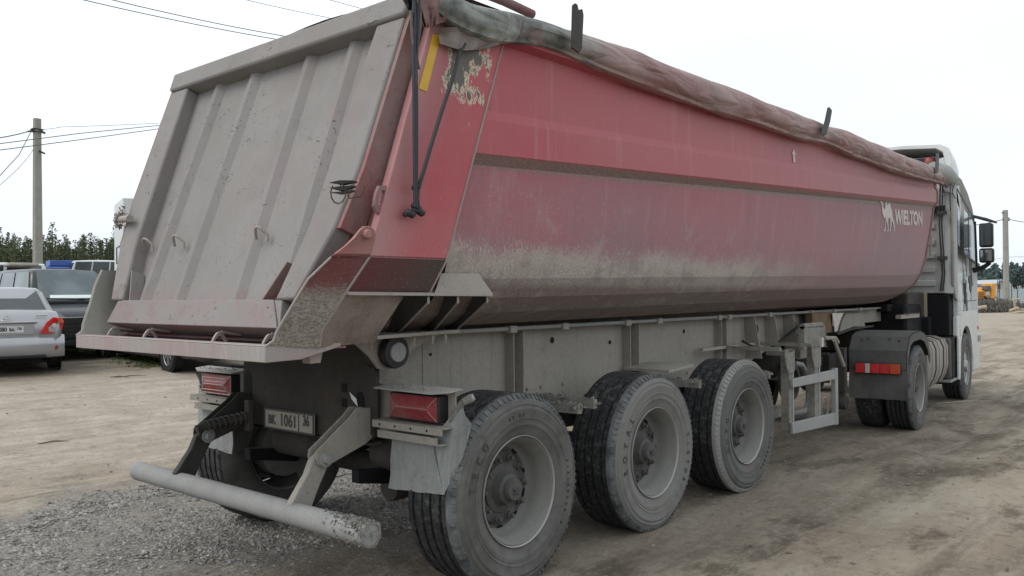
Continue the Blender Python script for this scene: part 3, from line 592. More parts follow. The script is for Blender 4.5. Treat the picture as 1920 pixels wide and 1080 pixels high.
# bracket below the lip
mb=MB(); mb.plate([at(u,v,1,-.93) for u,v in ((579,663),(606,655),(601,680),(582,682))],(0,.06,0)); mb.build('buffer_bracket','lip',TR)
# ---- writing and marks on the side
def side_pt(u,v,rise=.004):
    """a point on the flat red panel between crease and bends"""
    y=-1.16
    for _ in range(6):
        p=at(u,v,1,y); t=(p.x-XR)/(XF-XR); pf=[(a[0]+(b[0]-a[0])*t,a[1]+(b[1]-a[1])*t) for a,b in zip(PR,PF)]
        for a,b in zip(pf,pf[1:]):
            if b[1]<=p.z<=a[1]: y=a[0]+(b[0]-a[0])*(p.z-a[1])/(b[1]-a[1]+1e-9); break
    return at(u,v,1,y-rise)
def cz(p): return (1640+p[0]/12,360+p[1]/12)
camel=[(115,200),(150,210),(185,245),(190,290),(180,320),(195,375),(228,385),(232,300),(245,230),(258,210),(272,240),(280,290),(300,295),(310,250),(325,230),(340,260),(352,320),(375,380),(390,440),(395,520),(405,600),(435,680),(447,780),(440,850),(450,885),(412,890),(425,850),(420,780),(405,700),(375,640),(372,740),(358,850),(355,888),(322,888),(340,840),(350,740),(345,600),(325,570),(305,610),(290,650),(305,760),(308,850),(310,885),(272,888),(288,850),(285,770),(268,670),(262,640),(250,690),(238,800),(235,885),(195,882),(215,840),(235,720),(240,620),(232,575),(205,590),(190,540),(175,500),(165,440),(158,370),(150,300),(140,265),(118,230)]
mb=MB(); pts=[side_pt(*cz(p),.003) for p in camel]; mb.plate(pts,(0,-.003,0)); mb.build('camel_emblem','decal',TR,smooth=0)
mb=MB(); a0=side_pt(*cz((455,560)),.002); a1=side_pt(*cz((1065,600)),.002); ex=(a1-a0).normalized(); ht=(side_pt(*cz((760,400)))-side_pt(*cz((760,740)))).length; wd=(side_pt(*cz((1070,600)))-side_pt(*cz((450,560)))).length
v_,f_=text_verts('WIELTON',1,1,.045,.002); xs=[p[0] for p in v_]; ys=[p[1] for p in v_]; sx=wd/(max(xs)-min(xs)); sy=ht/(max(ys)-min(ys)); mid=(min(ys)+max(ys))/2; x0=min(xs)
upv=(side_pt(*cz((760,400)))-side_pt(*cz((760,740)))).normalized(); org=side_pt(*cz((450,562)),.003); ex=Vector((ex.x,ex.y,side_pt(*cz((1065,600))).z-side_pt(*cz((455,560))).z if 0 else ex.z)).normalized()
mb.add([org+ex*((p[0]-x0)*sx)+upv*((p[1]-mid)*sy)+Vector((0,-.001-p[2]*.5,0)) for p in v_],f_); mb.build('lettering','decal',TR,smooth=0)
mb=MB(); mb.plate([side_pt(u,v,.004) for u,v in ((1488,280),(1492,290),(1490,290),(1491,305),(1487,304),(1486,289),(1484,289))],(0,-.003,0)); mb.build('arrow_mark','decal',TR,smooth=0)
# yellow tape
mb=MB(); mb.plate([at(u,v,1,-1.236) for u,v in ((811,64),(826,66),(800,172),(785,166))],(0,-.0025,0)); mb.build('reflective_tape','yellow',TR,smooth=0)
# ---- tarpaulin: roll along the edge, sheet over the load bows, gathered corner
def tarp():
    P=[(800,-20,58),(850,22,64),(905,44,66),(960,52,60),(1010,62,52),(1055,78,50),(1085,88,56),(1130,106,62),(1200,131,62),(1300,169,60),(1400,203,54),(1480,232,50),(1545,252,38),(1580,265,44),(1640,289,40),(1700,312,38),(1745,325,30),(1768,333,30),(1790,336,18)]
    path=[];rad=[]
    for u,v,d in P:
        y=-1.27
        if u>1745: y=-1.27+(u-1745)/45*.25
        if u<850: y=-1.22
        p=at(u,v,1,y); dep=(MC@(p-CAM)).z; path.append(p); rad.append(max(.055,d/2*dep/FPX*.96))
    # resample
    pts=[];rs=[]
    for i in range(len(path)-1):
        L=(path[i+1]-path[i]).length; n=max(2,int(L/.045))
        for j in range(n):
            t=j/n; 
            def cr(a,b,c,d,t): return .5*((2*b)+(-a+c)*t+(2*a-5*b+4*c-d)*t*t+(-a+3*b-3*c+d)*t*t*t)
            g=lambda arr,k:arr[max(0,min(len(arr)-1,k))]
            pts.append(cr(g(path,i-1),g(path,i),g(path,i+1),g(path,i+2),t)); rs.append(max(.035,rad[i]*(1-t)+rad[i+1]*t))
    pts.append(path[-1]); rs.append(.03)
    seg=44; mb=MB(); vs=[];f=[]
    for i,(p,r) in enumerate(zip(pts,rs)):
        t=(pts[min(i+1,len(pts)-1)]-pts[max(i-1,0)]).normalized(); w1=t.cross(Vector((0,0,1))).normalized(); w2=w1.cross(t)
        for k in range(seg):
            a=2*math.pi*k/seg; s=p.x
            wr=noise.noise(Vector((s*3.0+k*.02,math.cos(a)*1.3,math.sin(a)*1.3)))*.16+.10*math.sin(a*3+s*5+2*noise.noise(Vector((s*1.5,0,0))))*max(0,1-abs(s-.4)/1.3)+.035*math.sin(s*34+a*2)*math.exp(-((s-.7)/.5)**2)
            wr+=.03*math.sin(s*5+a*1.5)
            hel=math.sin(s*2.1+a*.9+2.2*noise.noise(Vector((s*.9,a*.3,4)))); wr*=.42; wr+=.045*(1-abs(hel)*2)*(.4+.6*abs(noise.noise(Vector((s*1.2,7,1))))*2); ly=((a+math.pi*.35+.5*noise.noise(Vector((s*.8,2,2))))%(2*math.pi))/(2*math.pi); wr+=.16*ly-.10
            rr=r*(1+wr); 
            vs.append(p+w1*math.cos(a)*rr*.82+w2*math.sin(a)*rr)
    n=len(pts)
    for i in range(n-1):
        for k in range(seg): f.append((i*seg+k,i*seg+(k+1)%seg,(i+1)*seg+(k+1)%seg,(i+1)*seg+k))
    f+=[tuple(range(seg))[::-1],tuple((n-1)*seg+k for k in range(seg))]
    mb.add(vs,f); mb.build('tarpaulin_roll','tarp',TR,smooth=38)
    # sheet over the bows
    mb=MB(); rows=[]
    for i in range(70):
        x=-.45+9.3*i/69; ln=[]
        for j in range(17):
            t=j/16; y=-1.22+2.44*t; z=3.10+.10*math.sin(math.pi*t)**.8-.012*x*0+.015*noise.noise(Vector((x*1.5,y*2,1)))+.012*math.cos(x*2*math.pi/1.35)*math.sin(math.pi*t); ln.append(Vector((x,y,z+.06*(x/8.7))))
        rows.append(ln)
    for a,b in zip(rows,rows[1:]): mb.add(a+b,[(k,k+1,17+k+1,17+k) for k in range(16)])
    mb.build('tarpaulin_sheet','tarpgrey',TR,smooth=60)
tarp()
# green-grey end roll overlay hanging flap below, red flaps at the corner
def sheet(name,outline,yv,mat,amp=.02,th=.006,seed=0):
    """cloth hanging in a plane, with real folds: outline = two pixel chains"""
    mb=MB(); A,B=outline; n=14
    def rs(c):
        o=[]; 
        for i in range(n):
            t=i/(n-1)*(len(c)-1); j=min(int(t),len(c)-2); q=t-j; o.append((c[j][0]*(1-q)+c[j+1][0]*q,c[j][1]*(1-q)+c[j+1][1]*q))
        return o
    A=rs(A);B=rs(B); rows=[]
    for j in range(9):
        t=j/8; ln=[]
        for i in range(n):
            u=A[i][0]*(1-t)+B[i][0]*t; v=A[i][1]*(1-t)+B[i][1]*t; y=yv(t,i/(n-1)) ; y+=amp*noise.noise(Vector((i*.55+seed,t*1.2,seed))); ln.append(at(u,v,1,y))
        rows.append(ln)
    for a,b in zip(rows,rows[1:]): mb.strip(a,b,(0,th,0))
    mb.build(name,mat,TR,smooth=60)
sheet('hanging_flap',([(824,52),(880,50),(950,62),(985,75)],[(826,82),(868,95),(910,92),(975,72)]),lambda t,i:-1.30+.03*t,'tarpgrey',.03,seed=2)
sheet('corner_flap',([(770,-14),(800,-16),(830,-10),(850,8)],[(795,50),(805,52),(818,46),(838,40)]),lambda t,i:-1.30+.02*i,'tarpred',.05,seed=5)
sheet('corner_cover',([(752,-10),(768,-12),(782,-14),(800,-14)],[(768,22),(776,34),(784,34),(796,20)]),lambda t,i:-1.26,'framedark',.05,seed=8)
mb=MB(); mb.tube([at(905,-14,1,-1.0),at(945,2,1,-1.0),at(998,27,1,-1.0)],.028,12); mb.build('load_bow','tarpred',TR)
# tarp stops: black upright straps
for i,(q,dx) in enumerate((([(1072,10),(1078,5),(1083,8),(1085,18),(1092,16),(1094,26),(1091,88),(1084,98),(1070,88)],.03),([(1551,202),(1555,200),(1560,206),(1556,228),(1549,250),(1542,253),(1540,246),(1546,226)],.06),([(1755,286),(1761,288),(1760,322),(1753,324)],.07))):
    mb=MB(); mb.plate([at(u,v,1,-1.41+.02*i) for u,v in q],(dx,.02,0)); mb.build('tarp_stop',['framedark','black','black'][i],TR,bevel=.004)
mb=MB(); mb.tube([at(1752,320,1,-1.2),at(1768,326,1,-1.16),at(1780,336,1,-1.08),at(1790,345,1,-.98)],[.12,.135,.12,.07],18); mb.build('tarpaulin_end','tarpwhite',TR,smooth=60)
# frayed front end of the roll with straps
mb=MB()
for pth in ([(1765,345),(1770,358),(1778,360),(1762,366)],[(1783,345),(1781,372),(1782,395)],[(1790,345),(1785,360),(1791,372)],[(1788,338),(1798,336)],[(1770,340),(1775,352),(1782,349)]):
    mb.tube([at(u,v,1,-1.2) for u,v in pth],.007,6)
mb.build('tie_cord','cord',TR)
# bungee cords on the corner post
def cord(p,r,mat='cord',y=-1.30):
    mb=MB(); mb.tube([at(u,v,1,y+(0 if len(q)==0 else q[0])) for u,v,*q in p],r,8); return mb.build('bungee_cord',mat,TR)
cord([(777,-10),(776,40),(776,120),(777,200),(778,300),(779,388)],.010)
cord([(783,-10),(783,60),(780,120),(781,200),(781,300),(781,390)],.008)
cord([(770,20),(773,70),(779,110),(779,160)],.007,'cordgrey'); cord([(789,-5),(788,50),(781,105),(786,130),(781,118)],.006,'cordgrey')
cord([(862,96),(848,150),(826,215),(806,280),(790,335),(785,352)],.010); cord([(862,94),(869,90),(873,82)],.007); cord([(786,345),(784,370),(786,398)],.006)
mb=MB()
for u,v in ((766,399),(772,402),(779,394),(787,397),(790,399),(778,386),(784,392),(779,352),(781,350)):
    p=at(u,v,1,-1.28); mb.lathe([(0,-.02),(.014,-.014),(.02,0),(.014,.014),(0,.02)],p,8)
mb.tube([at(757,403,1,-1.27),at(770,399,1,-1.28),at(780,395,1,-1.28),at(792,401,1,-1.27)],.012,8); mb.build('cord_knot','cord',TR)
# ---- chassis
mb=MB()
for sg in (1,-1):
    y0,y1=-.555*sg,-.545*sg
    web=[(-.45,1.345),(8.5,1.345),(8.5,1.17),(5.9,1.16),(4.9,1.0),(4.2,.86),(3.4,.82),(-.45,.82)]
    mb.plate([Vector((x,y0,z)) for x,z in web],(0,.01*sg,0))
    ys=sorted((-.62*sg,-.48*sg)); mb.box(-.45,8.5,ys[0],ys[1],1.346,1.360); mb.box(-.45,3.4,ys[0],ys[1],.805,.819)
mb.build('chassis_beam','frame',TR)
for x,k_ in ((.675,1),(.775,0),(2.075,1),(2.20,0),(3.62,1),(3.72,0)):
    for sg in (1,-1):
        mb=MB(); mb.plate([Vector((x,-.556*sg,1.344)),Vector((x,-.63*sg,1.344)),Vector((x,-.63*sg,.825)),Vector((x,-.556*sg,.825))],(.008,0,0)); mb.build('web_stiffener','frame',TR)
for x in (4.25,4.72,5.2,5.75):
    mb=MB(); mb.plate([Vector((x,-.556,1.344)),Vector((x,-.66,1.344)),Vector((x+.03,-.72,.93)),Vector((x+.03,-.556,.93))],(.012,0,0)); mb.build('web_stiffener','frame',TR)
for x,z,r in ((1.18,1.25,.022),(1.9,1.2,.016),(3.05,1.24,.018),(4.52,1.20,.05),(5.5,1.2,.05),(.0,1.22,.010),(6.2,1.25,.03)):
    mb=MB(); mb.lathe([(0,-.003),(r,-.003),(r,0)],(x,-.556,z),16); mb.build('web_hole','grease_and_dark_fill',TR,smooth=0)
for x in (.9,1.05,1.3,2.4,2.75,3.1,3.35,.3,.45):
    for z in (.875,.935):
        mb=MB(); mb.lathe([(0,-.012),(.012,-.011),(.014,-.002),(.014,0)],(x,-.557,z),6); mb.build('web_bolt','frame',TR)
mb=MB(); mb.tube([Vector((.1+.12*i,-.60,.80+.03*math.sin(i*1.7)+.015*math.sin(i*.6))) for i in range(34)],.011,6); mb.tube([Vector((.2+.12*i,-.64,.77+.04*math.sin(i*1.1+1))) for i in range(32)],.008,6); mb.build('brake_hose','blackdull',TR)
mb=MB(); mb.tube([Vector((3.9+.1*i,-.70,1.12-.10*math.sin(i*.31))) for i in range(26)],.012,6); mb.build('air_line','blackdull',TR)
mb=MB(); mb.tube([Vector((-.1,-.655,1.352)),Vector((8.0,-.655,1.352))],.014,8); mb.build('side_pipe','pipe',TR)
for x in (.62,1.18,1.98,2.45,3.50,3.70,4.6,5.7,6.4,7.3):
    mb=MB(); mb.box(x-.035,x+.035,-.685,-.625,1.325,1.372); mb.build('pipe_clamp','frame',TR,bevel=.006)
mb=MB(); mb.tube([Vector((-.065,-.558,1.34)),Vector((-.065,-.558,.83))],.003,5); mb.build('weld_seam','shelf',TR)
# rear cross plate with slots
def ring_hole(mb,outer,holes): pass
mb=MB(); mb.plate([Vector((-.5,.64,1.33)),Vector((-.5,-.62,1.33)),Vector((-.5,-.64,1.14)),Vector((-.5,-.66,1.08)),Vector((-.5,-.66,.90)),Vector((-.5,-.56,.76)),Vector((-.5,.60,.755)),Vector((-.5,.66,.95))],(.012,0,0))
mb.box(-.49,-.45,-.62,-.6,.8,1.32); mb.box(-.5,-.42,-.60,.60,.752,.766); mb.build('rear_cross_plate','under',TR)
for y,z,a,b in ((.665-.0,.99,.045,.11),(-.515,.93,.042,.115)):
    y=.60 if y>0 else y
    mb=MB(); vs=[Vector((-.5025,y+a*math.cos(t)*abs(math.cos(t))**-.3 if abs(math.cos(t))>1e-3 else y,z+b*math.sin(t))) for t in [2*math.pi*k/20 for k in range(20)]]; mb.plate(vs,(.002,0,0)); mb.build('slot','grease_and_dark_fill',TR,smooth=0)
for z in (1.055,.97,.885):
    mb=MB(); mb.box(-.5035,-.501,-.40,-.355,z-.025,z+.025); mb.build('square_hole','grease_and_dark_fill',TR,smooth=0)
mb=MB(); mb.plate([at(655,735,0,-.508),at(668,748,0,-.508),at(670,762,0,-.508),at(659,748,0,-.508)],(.003,0,0)); mb.build('paper_scrap','paper',TR,smooth=0)
# number plate with frame and writing
NP=[at(u,v,0,-.53) for u,v in ((496,764),(589,778),(588,817),(496,801))]
yl,yr=(NP[0].y+NP[3].y)/2,(NP[1].y+NP[2].y)/2; zt,zb=(NP[0].z+NP[1].z)/2,(NP[2].z+NP[3].z)/2
mb=MB(); mb.box(-.53,-.52,yr,yl,zb,zt); npo=mb.build('number_plate','platewhite',TR,bevel=.002)
mb=MB(); t_=.009
for a in ((yr,yl,zt-t_,zt),(yr,yl,zb,zb+t_),(yr,yr+t_,zb+t_,zt-t_),(yl-t_,yl,zb+t_,zt-t_),(yr+.145,yr+.149,zb+t_,zt-t_)): mb.box(-.534,-.5302,*a)
w_=yl-yr; fm=lambda y,z:frame_mat((-.5315,y,z),(0,-1,0),(0,0,1)); zc=(zt+zb)/2
add_text(mb,'BK',.078,fm(yl-.080,zc-.006),.80,.002); add_text(mb,'1061',.102,fm(yl-.250,zc-.002),.86,.002); add_text(mb,'36',.085,fm(yr+.075,zc+.014),.72,.003)
o=mb.build('plate_writing','inkdirty',npo,smooth=0)
# rear lamps with covers and shelves
for sg in (-1,1):
    Y=lambda a,b:tuple(sorted((sg*a,sg*b)))
    mb=MB(); y=Y(.775,1.15); mb.box(-.515,-.44,y[0],y[1],.925,1.062); lamp=mb.build('rear_lamp','black',TR,bevel=.006)
    mb=MB(); ya,yb=sg*.78,sg*1.135; zl,zh=.932,1.056; x0,x1=-.5155,-.535; c_=[(ya,zl),(yb,zl),(yb,zh),(ya,zh)]; i_=[(ya+sg*.05,.985),(yb-sg*.05,.985),(yb-sg*.05,1.003),(ya+sg*.05,1.003)]
    vs=[Vector((x0,a,b)) for a,b in c_]+[Vector((x1,a,b)) for a,b in i_]; mb.add(vs,[(0,1,5,4),(1,2,6,5),(2,3,7,6),(3,0,4,7),(4,5,6,7)]); mb.build('lens','lens',lamp,smooth=0)
    mb=MB(); P_=lambda k,a,b:Vector((-.5165-.0195*k,a,b))
    lines=[[P_(1,ya+sg*.05,.994),P_(1,yb-sg*.05,.994)],[P_(0,ya,zl),P_(1,ya+sg*.05,.985)],[P_(0,ya,zh),P_(1,ya+sg*.05,1.003)],[P_(0,yb,zl),P_(1,yb-sg*.05,.985)],[P_(0,yb,zh),P_(1,yb-sg*.05,1.003)]]
    rr=.003
    if sg>0:
        rr=.0042
        for z in (.955,.978,1.012,1.035): lines.append([P_(.6,ya+sg*.035,z),P_(.6,yb-sg*.035,z)])
        lines+=[[P_(0,ya,zl),P_(0,yb,zl)],[P_(0,ya,zl),P_(0,ya,zh)],[P_(0,yb,zl),P_(0,yb,zh)]]
    for l_ in lines: mb.tube(l_,rr,5)
    mb.build('lens_ridge','lensridge' if sg>0 else 'ridge_dull',lamp)
    mb=MB(); y=Y(.69,1.215); mb.plate([Vector((-.56,sg*.70,1.078)),Vector((-.555,sg*1.13,1.074)),Vector((-.515,sg*1.225,1.084)),Vector((-.42,sg*1.225,1.092)),Vector((-.42,sg*.69,1.092))],(0,0,.006))
    crust(mb,(-.5,sg*.72,1.092),(-.5,sg*1.15,1.092),.012,70,.006); mb.build('lamp_cover','plate_cover',TR)
    mb=MB(); mb.box(-.56,-.42,*y,.905,.912); mb.box(-.562,-.556,*y,.875,.912); mb.box(-.55,-.44,*Y(.72,1.19),.82,.828); mb.box(-.552,-.546,*Y(.72,1.17),.822,.86); mb.build('lamp_shelf','frame',TR)
    for a in (.75,.87,.99,1.11):
        mb=MB(); mb.lathe([(0,-.002),(.006,-.002),(.006,0)],(-.5625,sg*a,.893),10,axis='x'); mb.build('rivet_hole','grease_and_dark_fill',TR,smooth=0)
    mb=MB(); mb.box(-.45,-.44,*Y(.62,1.20),.80,1.09); mb.build('lamp_bracket','frame',TR)
    # side marker on a rubber stalk
    mb=MB(); s=Vector((-.46,sg*1.19,.93)); e=at(868,754,1,-1.27); m=at(885,746,1,-1.30)
    if sg>0: e,m=mir([e,m])
    mb.tube([s,s.lerp(e,.5)+Vector((0,0,.01)),e],[.022,.018,.016],10); mb.tube([e,m],[.02,.024],10,flat=.7); crust(mb,s,s.lerp(e,.5),.015,60,.009); mb.build('marker_stalk','mudcrust' if sg<0 else 'framedark',TR)
    mb=MB(); d=(m-e).normalized(); mb.tube([m,m+d*.012],.019,10,flat=.7); mb.build('marker_lamp','plate_cover',TR)
    # mudflap
    g=(lambda q:q) if sg<0 else mir
    A=[at(735,822,0,-.5),at(732,868,0,-.51),at(728,915,0,-.52)]; B=[at(812,822,0,-.49),at(818,868,0,-.51),at(832,928,0,-.53)]
    mb=MB(); rows=[]
    for i in range(9):
        t=i/8; q=[]
        for (p0,p1,p2) in (A,B): q.append(p0.lerp(p1,t*2) if t<.5 else p1.lerp(p2,t*2-1))
        rows.append([q[0].lerp(q[1],j/7)+Vector((.012*noise.noise(Vector((j*.6,t*2,0))),0,-.012*abs(noise.noise(Vector((j*1.3,3,0)))) if i==8 else 0)) for j in range(8)])
    for a,b in zip(rows,rows[1:]): mb.strip(g(a),g(b),(.008,0,0))
    mb.plate(g([B[0],at(866,755,1,-1.27),at(872,778,1,-1.27),at(885,797,1,-1.275),at(868,857,1,-1.26),B[2]]),(.006,.006*(-sg),0)); mb.build('mudflap','flap',TR,smooth=50)
    # bumper arms
    yy=-.60 if sg<0 else .56
    br=[(-.64,.926),(-.591,.971),(-.446,.955),(-.44,.817),(-.543,.763),(-.797,.685),(-.84,.70),(-.86,.74),(-.855,.776)]
    mb=MB(); mb.plate([Vector((x,yy,z)) for x,z in br],(0,.012,0)); mb.plate([Vector((x,yy+.065,z)) for x,z in br],(0,.010,0)); mb.box(-.60,-.45,yy+.012,yy+.065,.80,.812); mb.build('bumper_bracket','frame' if sg<0 else 'framedark',TR,bevel=.004)
    mb=MB(); ar=[(-.80,.775),(-.865,.735),(-.90,.66),(-1.0,.53),(-.99,.45),(-.89,.46),(-.82,.60),(-.755,.71),(-.765,.76)]
    mb.plate([Vector((x,yy+.016,z)) for x,z in ar],(0,.045,0)); mb.build('bumper_arm','frame' if sg<0 else 'framedark',TR,bevel=.006)
    mb=MB(); mb.lathe([(0,-.03),(.022,-.03),(.024,-.012),(.042,-.010),(.042,0)],(-.80,yy,.728),20); mb.build('pivot_bolt','pipe',TR)
mb=MB(); mb.box(-.60,-.56,.44,.49,.74,.93); mb.build('spring_post','framedark',TR,bevel=.008)
mb=MB(); a,b=Vector((-.86,.50,.80)),Vector((-.60,.46,.83)); mb.tube([a+Vector((-.05,0,-.01)),a,b],.022,10)
mb.tube([a.lerp(b,i/72)+Vector((0,.032*math.cos(i*.7),.032*math.sin(i*.7))) for i in range(73)],.006,5); mb.build('bumper_spring','framedark',TR)
# round bumper bar
mb=MB(); z_=.472; prof=[(0,0),(.060,.0),(.068,.006),(.070,.03),(.070,1.12)]
pth=[Vector((-.968,-1.16,z_)),Vector((-.968,1.11,z_))]
seg=28; rings=[]
for y in [-1.16,-1.155]+[ -1.1+.06*i for i in range(37)]+[1.10,1.118]:
    r=.058*(0.96 if y>1.11 or y<-1.156 else 1)*(1+.004*noise.noise(Vector((y*3,0,0)))); 
    if abs(y-1.0)<.05: r*=.985
    rings.append([Vector((-.968+r*math.cos(2*math.pi*k/seg),y,z_+r*math.sin(2*math.pi*k/seg))) for k in range(seg)])
mb.loft(rings,caps=True); bar=mb.build('rear_bumper_bar','pipe',TR,smooth=50)
mb=MB(); 
for i in range(620):
    a=random.gauss(1.5,.6) if random.random()<.8 else random.uniform(0,6.28); p=Vector((-.968+.058*math.cos(a),-1.16+abs(random.gauss(0,.11)),z_+.058*math.sin(a))); s_=random.uniform(.004,.014)
    q=[p+Vector((random.uniform(-1,1),random.uniform(-1,1),random.uniform(-1,1))).normalized()*s_ for _ in range(5)]; mb.add(q,[(0,1,2),(0,2,3),(0,3,1),(4,2,1),(4,3,2),(4,1,3)])
mb.build('mud_crust','mudcrust',bar)
mb=MB(); mb.lathe([(.059,-.002),(.049,-.004),(.047,.03),(.0,.035)],(-.968,-1.16,z_),28)
for i in range(6):
    a=i*1.05; mb.plate([Vector((-.968,-1.155,z_)),Vector((-.968+.048*math.cos(a-.12),-1.155,z_+.048*math.sin(a-.12))),Vector((-.968+.048*math.cos(a+.12),-1.155,z_+.048*math.sin(a+.12)))],(0,.02,0))
crust(mb,(-.968-.03,-1.15,z_+.02),(-.968+.03,-1.15,z_-.03),.02,50,.008); mb.build('bar_end_cap','mudcrust',bar)
# ---- running gear
def wheel_proto(R=.525,wdt=.385,groove=True,flange=.298,disc=.172):
    hub=empty('w'); bpy.data.objects.remove(hub)
    s_=R/.525; mb=MB()
    def L(p): mb.lathe([(r,h) for r,h in p],(0,0,0),72)
    mb.mat(0); L([(flange-.002,.028),(.33*s_,.012),(.355*s_,.004),(.357*s_,.001),(.375*s_,.0),(.377*s_,.003),(.392*s_,-.001),(.394*s_,-.004),(.397*s_,-.001),(.43*s_,-.001),(.440*s_,-.004),(.446*s_,-.004),(.449*s_,.0),(.462*s_,.004),(.466*s_,.001),(.474*s_,.003),(.477*s_,.008),(.492*s_,.016)])
    mb.mat(1); L([(.492*s_,.016),(.505*s_,.024),(.508*s_,.027),(.518*s_,.034),(.524*s_,.045),(.525*s_,.065)])
    mb.mat(2); t=[(.525*s_,.065)]
    for gc in ((.105,.175,.235,.30) if groove else (.09,.15,.21)):
        if gc<wdt-.05: t+=[(.5255*s_,gc-.010),(.505*s_,gc-.006),(.505*s_,gc+.006),(.5255*s_,gc+.010)]
    t+=[(.524*s_,wdt-.045),(.51*s_,wdt-.03)]; L(t)
    mb.mat(0); L([(.51*s_,wdt-.03),(.47*s_,wdt-.005),(.40*s_,wdt),(.33*s_,wdt-.012),(flange,wdt-.03)])
    mb.mat(1)
    for i in range(84):
        a=2*math.pi*i/84; ca,sa=math.cos(a),math.sin(a); t_=Vector((-sa,0,ca)); n_=Vector((ca,0,sa))
        mb.plate([n_*.500*s_+t_*.009+Vector((0,.018,0)),n_*.500*s_-t_*.006+Vector((0,.018,0)),n_*.523*s_-t_*.006+Vector((0,.040,0)),n_*.523*s_+t_*.009+Vector((0,.040,0))],n_*.004-Vector((0,.004,0)))
    zc_=-(.51*s_-.001)
    mb.v=[(x,y-(.012 if z<zc_+.05 and y<.1 else 0)*max(0,(zc_+.05-z)/.05),max(z,zc_)) for x,y,z in mb.v]
    tyre=mb.build('tyre',['side','shoulder','tread'],None,smooth=40)
    mb=MB(); mb.lathe([(flange-.001,.026),(flange+.002,.017),(flange-.001,.012),(flange-.005,.015),(flange-.007,.03)],(0,0,0),72); edge=mb.build('rim_flange','rimedge',None,smooth=60)
    mb=MB(); D=disc
    mb.lathe([(flange-.010,.022),(flange-.02,.032),(flange-.026,.06),(flange-.040,.075),(flange-.044,D-.04),(flange-.056,D-.015),(flange-.075,D)],(0,0,0),64)
    mb.mat(1); mb.lathe([(flange-.075,D),(.205,D+.006),(.19,D-.012),(.13,D-.012),(.13,D+.01),(0,D+.01)],(0,0,0),64); mb.mat(0)
    mb.lathe([(flange-.012,.05),(flange-.012,wdt-.03),(flange,wdt-.02)],(0,0,0),48); mb.lathe([(.205,D+.03),(.205,wdt-.03),(.08,wdt-.02),(.06,wdt+.05)],(0,0,0),32)
    wh=mb.build('wheel',['rim','hub'],None,smooth=40)
    mb=MB()
    for i in range(10):
        a=2*math.pi*(i+.5)/10; c=Vector((.222*math.cos(a),D+.0015,.222*math.sin(a))); u=Vector((math.cos(a),0,math.sin(a))); v=Vector((-math.sin(a),0,math.cos(a)))
        mb.plate([c+u*.014*math.cos(t)*1.0+v*.026*math.sin(t) for t in [j*.785 for j in range(8)]],(0,-.004,0))
    holes=mb.build('hand_holes','grease_and_dark_fill',None,smooth=0)
    mb=MB(); mb.lathe([(.135,D-.012),(.135,D-.022),(.10,D-.03),(.088,D-.05),(.082,D-.075),(.062,D-.085),(.060,D-.115),(.054,D-.122),(.0,D-.122)],(0,0,0),40)
    for i in range(5): a=2*math.pi*i/5; mb.tube([Vector((.05*math.cos(a),D-.03,.05*math.sin(a))),Vector((.125*math.cos(a),D-.015,.125*math.sin(a)))],.016,6)
    mb.tube([Vector((-.025,D-.126,.012)),Vector((.0,D-.126,-.014)),Vector((.025,D-.126,.012))],.005,5); mb.tube([Vector((-.025,D-.126,-.016)),Vector((.025,D-.126,-.016))],.004,5)
    hubo=mb.build('hub','hub',None,smooth=40)
    nuts=[]
    for i in range(10):
        a=2*math.pi*i/10; c=Vector((.1675*math.cos(a),0,.1675*math.sin(a))); mb=MB(); mb.lathe([(0,D-.062),(.011,D-.06),(.013,D-.04),(.020,D-.038),(.022,D-.02),(.030,D-.016),(.030,D-.010)],c,8); nuts.append(mb.build('wheel_nut','hub',None,smooth=30))
    for q in [tyre,edge,holes,hubo]+nuts: q.parent=wh
    return wh
WP=wheel_proto()
WP.parent=TR; WP.location=(0,-1.265,.51)
def arc_text(parent,words,mat='lettering_rubber'):
    mb=MB()
    for word,a0,rad,size,st in words:
        v=None
        for i,ch in enumerate(word):
            if ch==' ': continue
            vs,fs=text_verts(ch,size,.8,.001,.0018); a=a0-st*i   # angle from +Z, clockwise seen from outside
            t=Vector((math.cos(a),0,math.sin(a))) ; up_=t; ri=Vector((math.sin(a),0,-math.cos(a))); ri=-ri if False else ri
            mb.add([up_*(rad+p[1])+ri*p[0]+Vector((0,-.0035-p[2],0)) for p in vs],fs)
    return mb.build('tyre_lettering',mat,parent,smooth=0)
for x in (1.41,2.82):
    c=copy_tree(WP,TR); c.location=(x,-1.265,.51); c.rotation_euler=(0,0,0)
for x in (0,1.41,2.82):
    c=copy_tree(WP,TR); c.location=(x,1.265,.51); c.rotation_euler=(0,0,math.pi)
rw=[o for o in bpy.data.objects if o.name.startswith('wheel') and o.parent==TR and o.location.y<0 and not o.name.startswith('wheel_nut')]
rw.sort(key=lambda o:o.location.x)
def reskin(wh,slot,mat):
    for q in wh.children:
        if q.name.startswith('tyre') and 'lettering' not in q.name: q.data=q.data.copy(); q.data.materials[slot]=M[mat]
M['side2']=dirty('tyre_sidewall_blue_grey_dust',(.10,.10,.098),(.225,.22,.208),.6,4,.85,spk=.2,dk=.35); M['mudring']=dirty('tyre_shoulder_dried_mud',(.14,.14,.135),(.34,.335,.32),.6,6,.9,spk=.3,dk=.3); M['side3']=dirty('tyre_sidewall_dark_dust',(.06,.06,.06),(.15,.15,.145),.55,5,.85,spk=.2,dk=.3)
reskin(rw[1],0,'side2'); reskin(rw[2],1,'mudring'); reskin(rw[2],0,'side3')
arc_text(rw[0],[('TECO',R_(170),.405,.062,R_(11)),('315/80R22.5',R_(15),.405,.030,R_(5)),('AT 23',R_(105),.412,.026,R_(4))])
arc_text(rw[1],[('ROYAL',R_(190),.405,.068,R_(12)),('VICTOR',R_(10),.405,.05,R_(9))])
